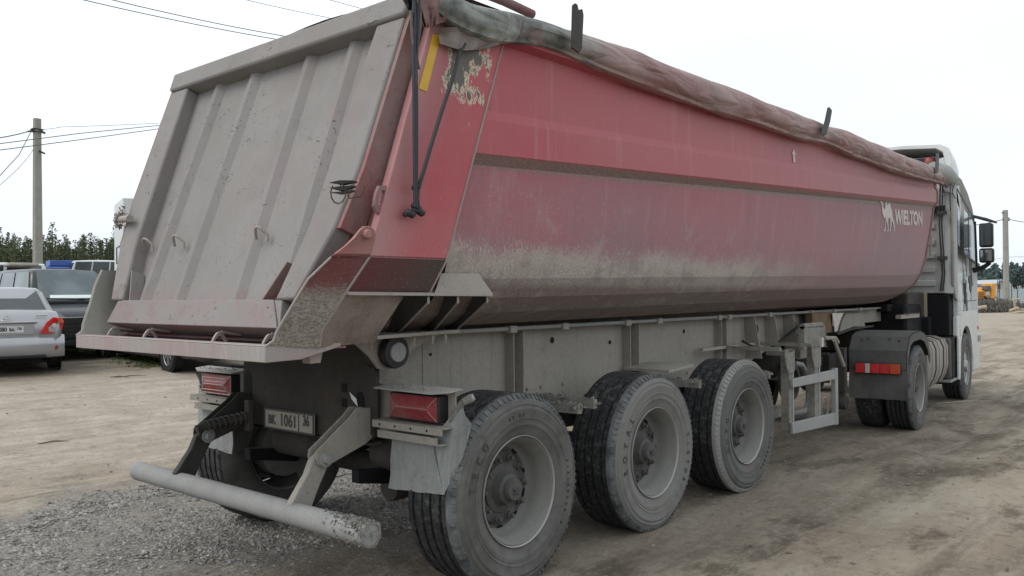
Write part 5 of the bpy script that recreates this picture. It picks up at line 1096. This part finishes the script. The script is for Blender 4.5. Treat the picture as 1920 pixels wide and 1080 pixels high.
# silver saloon seen from behind
ray=math.degrees(math.atan2((MW@Vector(((19-960)/FPX,0,1))).y,(MW@Vector(((19-960)/FPX,0,1))).x))
c0=atd(11,600,14.2); zc0=gz(c0.x,c0.y); hd=R_(ray+1.5); ro=.95
sl=[(0,.80,.86,.42),(.012,.98,.93,.34),(.03,1.05,.975,.28),(.08,1.075,.99,.22),(.20,1.06,1,.2),(.35,.99,1,.19),(.6,.95,1,.19),(.72,.95,1,.19),(.85,.88,.985,.2),(.94,.80,.94,.22),(.985,.66,.84,.26),(1,.52,.74,.32)]
S,X=car('saloon_car',(c0.x+ro*math.cos(hd),c0.y+ro*math.sin(hd),gz(c0.x+ro*math.cos(hd),c0.y+ro*math.sin(hd))+.01),hd,4.55,1.74,1.48,'silver',sl,(.115,.235,.50,.70,.98,.56),2.6,ro,.315,'silver saloon car seen from behind, red and amber tail lamps, left edge')
r0=-ro
mb=MB()
pts=[(-.70,.62),(-.80,.63),(-.885,.66),(-.890,.78),(-.86,.86),(-.74,.90),(-.60,.90),(-.53,.80),(-.62,.70)]
for sg in (1,-1):
    mb=MB(); pp=[]
    for y,z in ((.50,.665),(.70,.665),(.845,.72),(.875,.84),(.85,.93),(.70,.945),(.60,.86)):
        xx=r0-.02+max(0,(y-.60))**2*2.2; pp.append(Vector((xx-.03,sg*y,z)))
    mb.plate(pp,(.06,0,0)); tl=mb.build('tail_lamp','lens2',S,bevel=.008)
    mb=MB(); q=[]; cpt=Vector((r0-.045,sg*.72,.80))
    mb.lathe([(0,-.004),(.036,-.004),(.042,.01)],cpt,18,axis='x'); mb.build('reversing_lens','lenswhite',tl)
    mb=MB(); mb.plate([Vector((r0-.0,sg*.78,.84)),Vector((r0+.09,sg*.875,.86)),Vector((r0+.08,sg*.85,.92)),Vector((r0-.02,sg*.76,.93))],(-.062,0,0)); mb.build('indicator_lens','lensor',tl)
    mb=MB(); mb.lathe([(0,-.03),(.045,-.025),(.055,0)],(r0+.02,sg*.73,.42),14,axis='x'); mb.build('fog_lamp','lens',S)
# bumper, boot line, plate recess
mb=MB(); bm_=[]
for y in [-.885+.1475*i*1.0 for i in range(13)]:
    k_=abs(y)/.885; bx=r0-.055+.16*k_**4
    bm_.append([Vector((bx+.02,y,.26)),Vector((bx-.02,y,.32)),Vector((bx-.03,y,.46)),Vector((bx-.015,y,.58)),Vector((bx+.06,y,.635)),Vector((bx+.3,y*.99,.635)),Vector((bx+.3,y*.99,.26))])
mb.loft(bm_); mb.build('bumper','silver',S,smooth=50)
mb=MB(); mb.box(r0-.08,r0-.06,-.6,.6,.255,.30); mb.build('bumper_valance','blackdull',S,bevel=.01)
mb=MB(); mb.box(r0-.012,r0+.02,-.42,.42,.655,.84); mb.build('plate_recess','silver',S,bevel=.01); mb=MB(); mb.box(r0-.03,r0+.03,-.46,.46,.852,.882); mb.build('boot_trim','chrome',S,bevel=.008)
mb=MB(); mb.box(r0-.022,r0-.0125,-.26,.26,.69,.805); npl=mb.build('number_plate','platewhite2',S,bevel=.002)
mb=MB(); fmc=lambda y,z:frame_mat((r0-.023,y,z),(0,-1,0),(0,0,1)); add_text(mb,'080',.10,fmc(.045,.748),.8,.003); add_text(mb,'B',.075,fmc(.215,.742),.8,.003); add_text(mb,'BA',.075,fmc(-.085,.742),.8,.003); add_text(mb,'136',.065,fmc(-.195,.762),.75,.002); mb.box(r0-.0235,r0-.0226,-.131,-.128,.695,.80); mb.build('plate_writing','ink',npl,smooth=0)
mb=MB(); 
def ell(cy,cz_,a,b,r): return [Vector((r0-.0,cy+a*math.cos(t),cz_+b*math.sin(t))) for t in [j*.3142 for j in range(21)]]
for e_ in (ell(0,.94,.075,.045,1),ell(0,.957,.055,.020,1),ell(0,.94,.022,.043,1)): mb.tube([p+Vector((-.012,0,0)) for p in e_],.005,5,caps=False)
mb.build('boot_emblem','chrome',S)
mb=MB(); mb.box(r0+.005,r0+.015,-.62,-.44,.965,.978); mb.build('boot_script','chrome',S)
mb=MB(); mb.box(r0+.25,r0+1.3,-.55,.55,.16,.26); mb.lathe([(0,0),(.1,.02),(.1,.5),(0,.52)],(r0+.15,.1,.24),12); mb.build('exhaust_box','blackdull',S)
# dark people carrier facing the camera
c1=atd(184,600,17.4); hd=R_(ray+180+17); z1=gz(c1.x,c1.y)
Lv=4.75; rv=1.0
pv=[(0,1.15,.9,.3),(.02,1.22,.97,.24),(.10,1.24,1,.2),(.3,1.22,1,.2),(.55,1.20,1,.2),(.70,1.18,1,.2),(.78,1.13,.995,.2),(.88,1.06,.98,.22),(.94,.98,.95,.24),(.985,.86,.90,.27),(1,.70,.84,.32)]
bx,by=c1.x-(Lv-rv)*math.cos(hd),c1.y-(Lv-rv)*math.sin(hd)
V1,X=car('people_carrier',(bx,by,gz(c1.x,c1.y)+.02),hd,Lv,1.96,1.92,'darkcar',pv,(.02,.06,.62,.775,1.17,.68),2.85,rv,.34,'dark grey people carrier facing the camera, white sunshade in its windscreen','people carrier',None,.2,'glassblue')
xf=Lv-rv
mb=MB(); mb.plate([Vector((xf-.95,-.62,1.215)),Vector((xf-.95,.62,1.215)),Vector((xf-1.02,.60,1.28)),Vector((xf-1.02,-.60,1.28))],(.012,0,.0)); 
mb.v=[(x+.075,y,z+.045) for x,y,z in mb.v]; mb.build('sunshade','paper',V1)
mb=MB(); mb.tube([Vector((xf-.97,.1,1.22)),Vector((xf-.955,-.3,1.235)),Vector((xf-.99,-.72,1.25))],.014,6); mb.tube([Vector((xf-.97,.7,1.22)),Vector((xf-.955,.3,1.235)),Vector((xf-.97,-.02,1.23))],.014,6); mb.build('wiper','black',V1)
mb=MB(); mb.box(xf-.05,xf+.015,-.72,.72,.42,.84); mb.build('front_grille','black',V1,bevel=.03)
for z in (.52,.60,.68,.76):
    mb=MB(); mb.box(xf+.0155,xf+.022,-.66,.66,z,z+.012); mb.build('grille_slat','framedark',V1)
mb=MB(); mb.box(xf-.06,xf+.024,-.80,.80,.845,.868); mb.build('chrome_strip','chrome',V1,bevel=.004)
mb=MB(); mb.box(xf-.04,xf+.03,-.26,.26,.40,.52); mb.build('number_plate','platewhite2',V1)
mb=MB(); mb.box(xf-.10,xf+.02,-.86,.86,.28,.40); mb.build('bumper','blackdull',V1,bevel=.03)
for sg in (1,-1):
    mb=MB(); mb.plate([Vector((xf-.03,sg*.62,.86)),Vector((xf-.10,sg*.86,.87)),Vector((xf-.22,sg*.92,.98)),Vector((xf-.12,sg*.70,.95))],(-.05,0,.01)); mb.build('headlamp','glassblue',V1,bevel=.01)
    mb=MB(); mb.lathe([(0,-.03),(.05,-.02),(.06,0)],(xf+.02,sg*.72,.34),12,axis='x'); mb.build('fog_lamp','glassblue',V1)
    mb=MB(); mb.box(xf-1.35,xf-1.22,*sorted((sg*.97,sg*1.18)),1.18,1.34); mb.build('door_mirror','blackcar',V1,bevel=.03)
# dark estate behind the chute
A_=atg(192,676,.24); B_=atg(314,699,.20); d_=(B_-A_); hd=math.atan2(d_.y,d_.x); 
pe=[(0,.9,.85,.35),(.02,1.0,.95,.27),(.10,1.03,1,.2),(.4,1.0,1,.2),(.68,.98,1,.2),(.78,.95,.99,.2),(.90,.86,.96,.22),(.97,.72,.9,.25),(1,.55,.8,.32)]
nn=Vector((math.sin(hd),-math.cos(hd),0)); wbm=d_.length; mid=A_-nn*-.0
cen=A_+Vector((-math.sin(hd),math.cos(hd),0))*.92
E1,X=car('estate_car',(cen.x,cen.y,.205),hd,wbm*1.62,1.84,1.58,'darkcar',pe,(.03,.10,.58,.74,.98,.64),wbm,.9,.335,'dark estate car behind the trailer chute, only sill and two alloy wheels showing')
# vehicles farther back, seen over the roofs
def atv(u,d): p=atd(u,560,d); return p.x,p.y
vanp=[(0,1.5,.95,.3),(.03,1.6,1,.25),(.3,1.62,1,.22),(.6,1.6,1,.22),(.75,1.4,1,.22),(.9,1.15,.97,.25),(1,.8,.88,.35)]
x_,y_=atv(22,26); car('white_van',(x_,y_,gz(x_,y_)),R_(ray+100),5.0,1.9,2.36,'whitecar',vanp,(.02,.05,.66,.80,1.45,.78),3.0,1.0,.34,'white van with a grey roof box on top, behind the people carrier','van')
mb=MB(); px,py=atv(40,25.0); 
fm=Matrix.Translation((px,py,gz(px,py)+2.22))@Matrix.Rotation(R_(ray+100),4,'Z'); mb.box(-.4,.4,-.42,.42,0,.12,fm); tag(mb.build('roof_box','concrete',None,bevel=.06),'grey-brown roof box lying on the white van','roof box')
x_,y_=atv(133,36); car('blue_van',(x_,y_,gz(x_,y_)),R_(ray+95),3.6,1.75,2.62,'bluecar',vanp,(.02,.06,.64,.80,1.40,.72),2.3,.7,.32,'bright blue van whose roof shows above the dark people carrier','van')
mb=MB(); px,py=atv(127,36); fm=Matrix.Translation((px,py,gz(px,py)+2.64))@Matrix.Rotation(R_(ray+95),4,'Z'); mb.box(-.85,.75,-.62,.62,0,.24,fm); tag(mb.build('roof_crate','bluecar',None,bevel=.02),'flat blue crate on the roof of the blue van','crate')
x_,y_=atv(212,36); car('white_van',(x_,y_,gz(x_,y_)),R_(ray+92),3.2,1.8,2.86,'whitecar',vanp,(.02,.04,.66,.80,1.45,.80),2.0,.6,.32,'small white van between the blue van and the trailer tailgate','van')
# tall white box lorry behind the tailgate
x_,y_=atv(262,27); BT=empty('box_lorry',(x_,y_,gz(x_,y_)),R_(ray+90)); tag(BT,'tall white box lorry standing behind the left edge of the tailgate','lorry')
mb=MB(); mb.box(-3.2,.62,-1.2,1.2,1.0,4.35); mb.build('cargo_box','whitecar',BT,bevel=.03); mb=MB(); mb.box(-4.6,-3.3,-1.1,1.1,.6,2.9); mb.build('cab','whitecar',BT,bevel=.1)
mb=MB(); mb.box(-4.5,.6,-.5,.5,.6,.98); mb.build('chassis','framedark',BT); mb=MB(); mb.box(.60,.66,.98,1.14,2.2,3.0); mb.tube([Vector((.64,1.22,2.9)),Vector((.8,1.35,2.8)),Vector((.8,1.35,2.3))],.02,6); mb.build('rear_bracket','framedark',BT)
for x in (-3.9,-.8):
    for sg in (1,-1):
        mb=MB(); mb.lathe([(0,.05*sg),(.25,.05*sg),(.27,0),(.45,0),(.48,-.05*sg),(.48,-.25*sg),(0,-.25*sg)],(x,sg*1.15,.48),28); mb.build('wheel','blackdull',BT)
# ================================================================== POLES AND CABLES
def pole(u,vt,d,label,r0=.15,r1=.11,base=None):
    p=atd(u,560,d); z0=gz(p.x,p.y); top=atd(u,vt,d).z
    T=empty('utility_pole',(p.x,p.y,z0)); tag(T,label,'utility pole','concrete utility poles')
    mb=MB(); h=top-z0; a0=R_(20)
    rg=[[Vector((r*1.25*sx,r*sy,z)) for sx,sy in ((-1,-.6),(-.6,-1),(.6,-1),(1,-.6),(1,.6),(.6,1),(-.6,1),(-1,.6))] for r,z in ((r0,-.3),(r0*.9,h*.4),(r1,h))]
    mb.loft(rg); o=mb.build('post','concrete',T); o.rotation_euler=(0,0,a0)
    return T,p,z0,top
T1,P1,z01,tp1=pole(71,222,34,'tall concrete utility pole on the left, rising behind the parked cars')
D=34
def loc(T,p,u,v,d): q=atd(u,v,d); return q-Vector(T.location)
mb=MB()
for v in (242,247): 
    mb.box(-.21,.21,-.17,.17,tp1-z01-(v-222)*.0216-.012,tp1-z01-(v-222)*.0216+.012)
mb.tube([loc(T1,P1,64,243,D),loc(T1,P1,52,247,D)],.035,6); mb.tube([loc(T1,P1,78,246,D),loc(T1,P1,84,250,D)],.05,6); mb.tube([loc(T1,P1,73,283,D),loc(T1,P1,84,288,D)],.04,6); mb.build('bracket','framedark',T1)
def sagline(name,pts,r,sag,label,group='overhead cables'):
    path=[]
    for a,b in zip(pts,pts[1:]):
        for i in range(14):
            t=i/14; path.append(a.lerp(b,t)-Vector((0,0,sag*4*t*(1-t))))
    path.append(pts[-1]); mb=MB(); mb.tube(path,r,5); o=mb.build(name,'wire',None,smooth=60); tag(o,label,'cable',group); return o
sagline('overhead_cable',[atd(-60,218,40),atd(71,243,34)] and [atd(-90,262,30),atd(64,243,34)],.022,.15,'overhead cable rising from the left edge to the top clamp of the left pole')
sagline('overhead_cable',[atd(74,243,34),atd(115,238,34),atd(330,229,38),atd(700,200,46)],.010,.02,'thin dashed-looking cable running right from the top of the left pole to the tailgate')
sagline('overhead_cable',[atd(-60,277,30),atd(150,250,36),atd(330,232,42),atd(700,190,52)],.018,.0,'upper of the two parallel cables crossing behind the left pole')
sagline('overhead_cable',[atd(-60,289,30),atd(150,262,36),atd(330,237,42),atd(700,196,52)],.018,.0,'lower of the two parallel cables crossing behind the left pole')
sagline('overhead_cable',[atd(58,247,34),atd(36,290,32),atd(-10,340,30)],.016,.0,'steep cable dropping left from the top clamp of the left pole')
sagline('overhead_cable',[atd(64,278,34),atd(30,320,32),atd(-30,368,30)],.010,.05,'lowest thin cable dropping left from the lower clamp of the left pole')
sagline('overhead_cable',[atd(140,-4,22),atd(520,74,26),atd(900,140,31)],.013,.05,'lower of the two cables high over the tailgate')
sagline('overhead_cable',[atd(195,-4,22),atd(535,68,26),atd(900,130,31)],.013,.05,'upper of the two cables high over the tailgate')
sagline('overhead_cable',[atd(450,-3,30),atd(610,32,33),atd(800,70,36)],.011,.02,'faint cable above the top beam of the tailgate')
sagline('overhead_cable',[atd(600,-5,30),atd(670,14,32),atd(800,50,36)],.011,.0,'short faint cable at the top edge just left of the tarpaulin corner')
T2,P2,z02,tp2=pole(1887,394,66,'concrete utility pole in the distance on the right, past the lorry mirror',.21,.17)
mb=MB(); D=66; mb.tube([loc(T2,P2,1884,404,D),loc(T2,P2,1879,398,D)],.05,6); 
for v in (409,413): mb.tube([loc(T2,P2,1880,v,D),loc(T2,P2,1893,v,D)],.045,6)
mb.build('bracket','framedark',T2)
sagline('overhead_cable',[atd(1700,420,62),atd(1882,411,66)],.028,.4,'cable running left from the distant right-hand pole'); sagline('overhead_cable',[atd(1890,411,66),atd(2100,424,60)],.028,.3,'cable running right from the distant right-hand pole')
sagline('overhead_cable',[atd(1840,486,80),atd(1887,482,75),atd(2100,470,70)],.014,.1,'low thin cable behind the distant right-hand pole')
# ================================================================== FOREST
def forest(name,spots,mat,label,q=.30,nq=170,hr=(9,13)):
    mb=MB(); rr=random.Random(9)
    for x,y,h in spots:
        z0=gz(x,y) if math.hypot(x,y)<200 else .1
        mb.mat(1); mb.tube([Vector((x,y,z0-.5)),Vector((x+rr.uniform(-.2,.2),y,z0+h*.5)),Vector((x,y,z0+h*.97))],[.14,.10,.03],5,caps=False)
        for k in range(3): a=rr.uniform(0,6.3); zz=z0+h*rr.uniform(.35,.6); mb.tube([Vector((x,y,zz)),Vector((x+math.cos(a)*1.1,y+math.sin(a)*1.1,zz+.4))],[.04,.015],4,caps=False)
        mb.mat(0); cr=rr.uniform(.9,1.7); c0=rr.uniform(.25,.5)
        for k in range(nq):
            t=rr.random()**.85; zt=z0+h*(c0+(1-c0)*t); ra=cr*(1.03-t)**.45*(.55+.45*math.sin(t*23+x)**2)*math.sqrt(rr.random()); a=rr.uniform(0,6.283)
            p=Vector((x+ra*math.cos(a),y+ra*math.sin(a),zt)); s=q*rr.uniform(.5,1.25)
            u=Vector((rr.uniform(-1,1),rr.uniform(-1,1),rr.uniform(-.35,.35))).normalized()*s; v=Vector((rr.uniform(-.5,.5),rr.uniform(-.5,.5),rr.uniform(.3,1))).normalized()*s*.62
            mb.add([p-u*.5,p-v*.4,p+u*.5,p+v*.8],[(0,1,2,3)])
    o=mb.build(name,[mat,'bark'],None,smooth=0,fix=False); tag(o,label,'forest',kind='stuff'); return o
rr=random.Random(21); sp=[]
for i in range(640):
    d=rr.uniform(110,134); u=rr.uniform(-330,560); p=atd(u,560,d); sp.append((p.x,p.y,rr.uniform(7.6,10.3)*(.98 if rr.random()<.8 else 1.12)))
forest('pine_forest',sp,'pine','long edge of a dark green pine forest behind the parked cars on the left',.26,260)
sp=[]
for i in range(420):
    d=rr.uniform(240,290); u=rr.uniform(1690,2150); p=atd(u,546,d); sp.append((p.x,p.y,rr.uniform(7.0,9.2)*(.97 if rr.random()<.7 else 1.12)))
forest('pine_forest',sp,'pinehazed','distant bluish pine forest on the right behind the orange machine',1.2,90)
# undergrowth band closing the foot of the left wood
def scrub(name,spots,mat,label,cat,s0=.2,n=60,hh=1.2,rad=.8):
    mb=MB(); rr=random.Random(3)
    for x,y,k in spots:
        z0=gz(x,y) if math.hypot(x,y)<250 else .1
        for i in range(n):
            a=rr.uniform(0,6.28); r=rad*k*math.sqrt(rr.random()); z=z0+hh*k*rr.random()*(1.05-r/(rad*k)*.6); p=Vector((x+r*math.cos(a),y+r*math.sin(a),z)); s=s0*rr.uniform(.4,1.2)
            u=Vector((rr.uniform(-1,1),rr.uniform(-1,1),rr.uniform(-.4,.4))).normalized()*s*.6; v=Vector((rr.uniform(-.4,.4),rr.uniform(-.4,.4),1)).normalized()*s
            mb.add([p-u*.5,p+u*.5,p+v],[(0,1,2)])
    o=mb.build(name,mat,None,smooth=0,fix=False); tag(o,label,cat,kind='stuff'); return o
sp=[]
for i in range(120):
    u=rr.uniform(-330,560); p=atd(u,560,rr.uniform(104,112)); sp.append((p.x,p.y,rr.uniform(1.0,1.6)))
scrub('undergrowth',sp,'pine','low dark undergrowth at the foot of the left pine forest','undergrowth',.8,110,3.2,2.4)
sp=[]
for i in range(70):
    u=rr.uniform(1826,1893); p=atd(u,560,rr.uniform(57,63)); sp.append((p.x,p.y,rr.uniform(.5,1.0)))
for i in range(26):
    u=rr.uniform(1893,2010); p=atd(u,560,rr.uniform(60,66)); sp.append((p.x,p.y,rr.uniform(.4,.8)))
scrub('dry_scrub',sp,'scrub','grey-brown bare scrub along the far edge of the yard on the right','scrub',.24,90,1.05,.7)
sp=[]
for i in range(60):
    p=atg(rr.uniform(100,190),rr.uniform(655,668),.30); sp.append((p.x,p.y,1))
for i in range(20):
    p=atg(rr.uniform(225,290),rr.uniform(676,690),.25); sp.append((p.x,p.y,.8))
scrub('grass_tuft',sp,'grass','patch of short green grass in front of the dark people carrier','grass',.05,30,.03,.25)
# ================================================================== FAR RIGHT: machine, house, fence, timber
def flatbox(mb,u0,u1,v0,v1,d,dep): 
    a=atd(u0,v0,d); b=atd(u1,v1,d); f=MW@Vector((0,0,1)); f.z=0; f.normalize(); 
    P=[a,Vector((b.x,b.y,a.z)),b,Vector((a.x,a.y,b.z))]; return mb.plate(P,f*dep)
d=78
OM=empty('crawler_loader',tuple(atd(1850,575,d))); OM.location.z=.1; tag(OM,'orange construction machine parked in the distance right of the lorry cab','machine')
def om(n,m,boxes,**k):
    mb=MB()
    for b in boxes: flatbox(mb,*b)
    mb.v=[tuple(Vector(p)-Vector(OM.location)) for p in mb.v]; return mb.build(n,m,OM,**k)
om('engine_hood','orange',[(1832,1846,543,561,d,1.8)],bevel=.15); om('cab','orange',[(1858,1868,531,560,d,1.6)],bevel=.08); om('cab_window','glass',[(1849,1858,536,545,d-.2,1.4)]); om('body','orange',[(1844,1860,545,556,d+.1,1.7)],bevel=.1)
om('cooling_vent','rust',[(1834,1845,548,549,d-.1,.1),(1834,1845,552,553,d-.1,.1),(1834,1845,556,557,d-.1,.1)]); om('track','framedark',[(1834,1868,560,568,d-.1,2)],bevel=.3); om('boom','orange',[(1838,1852,539,544,d+.4,.5)],bevel=.1)
mb=MB(); p=atd(1852,553,d-.6); f=MW@Vector((0,0,1)); mb.lathe([(0,-.15),(.25,-.12),(.33,0),(.25,.1),(0,.12)],p-Vector(OM.location),18); mb.build('work_lamp','alloy',OM)
H_=empty('pale_house',tuple(atd(1880,570,95))); H_.location.z=.1; tag(H_,'pale gabled house with a round shoulder to its roof, behind the distant utility pole','house')
def hp(n,m,poly,d,dep,**k):
    f=MW@Vector((0,0,1)); f.z=0; f.normalize(); mb=MB(); mb.plate([atd(u,v,d)-Vector(H_.location) for u,v in poly],f*dep); return mb.build(n,m,H_,**k)
hp('wall','wallwhite',[(1868,572),(1868,530),(1877,525),(1886,527),(1886,572)],95,8); hp('roof','steelblue',[(1866,532),(1877,524),(1886,525),(1894,530),(1901,541),(1903,546),(1903,574),(1887,574),(1887,528),(1877,526),(1868,533)],94.6,9); hp('window','glass',[(1872,533),(1876,533),(1876,542),(1872,542)],94.9,.1); hp('window','glass',[(1872,545),(1875,545),(1875,548),(1872,548)],94.9,.1)
FN=empty('sheet_metal_fence',tuple(atd(1900,575,88))); FN.location.z=.1; tag(FN,'pale blue-grey sheet metal fence on the far right behind the scrub','fence')
def fp(n,m,boxes):
    mb=MB()
    for b in boxes: flatbox(mb,*b)
    mb.v=[tuple(Vector(p)-Vector(FN.location)) for p in mb.v]; mb.build(n,m,FN)
fp('panel','steelblue',[(1868,1890,547,574,88,.05)]); fp('panel','steelblue',[(1903,1935,542,574,88,.05)]); fp('panel','steelblue',[(1936,2010,543,574,88,.05)])
for u in (1871,1874,1897,1908): fp('post','framedark',[(u,u+1,515 if u<1880 else 535,572,86,.1)])
def plank(i,u0,v0,u1,v1,d,r,lab,nm='timber_log',m='wood'):
    mb=MB(); a=atd(u0,v0,d); b=atd(u1,v1,d); mb.tube([a,a.lerp(b,.5)+Vector((0,0,.02)),b],[r,r*.95,r*.9],8); tag(mb.build(nm,m,None),lab,'timber','timber lying at the far edge of the yard')
plank(0,1822,581,1849,575,50,.12,'long pale beam lying across the scrub beside the lorry cab','beam')
plank(1,1893,583,1908,578,55,.10,'short log leaning in the timber pile at the far right'); plank(2,1896,588,1925,584,54,.09,'lowest long log of the pile at the far right'); plank(3,1898,562,1912,561,56,.07,'upper crossbar plank of the pile at the far right'); plank(4,1901,562,1905,586,55.5,.08,'upright post of the timber pile at the far right'); plank(5,1908,575,1908,589,55,.09,'stubby upright log at the front of the timber pile')
plank(6,1911,580,1940,581,55,.06,'thin plank sticking out to the right of the timber pile')
# pieces of bark and twigs on the dirt
for i,(u,v,a,l) in enumerate(((245,706,.3,.5),(225,708,-.2,.35),(100,832,.5,.3),(1845,795,.2,.9),(1808,755,.1,1.0),(60,612+120,.2,.2))):
    p=atg(u,v,gz(*atg(u,v,.2 if u<400 else -.05).xy)); z=gz(p.x,p.y)+.012; mb=MB(); q=Vector((math.cos(a-.7),math.sin(a-.7),0))*l*.5
    mb.tube([Vector((p.x,p.y,z))-q,Vector((p.x,p.y,z+.015)),Vector((p.x,p.y,z))+q],[.005,.008,.003],6); tag(mb.build('twig','wood' if i>2 else 'bark',None),['brown stick on the soil under the chute','shorter stick beside another under the chute','dark stick on the sandy lane at left','pale twig on the dirt right of the tractor wheels','long pale twig beside the front wheel of the lorry','small stick below the silver saloon'][i],'twig','sticks lying on the dirt')
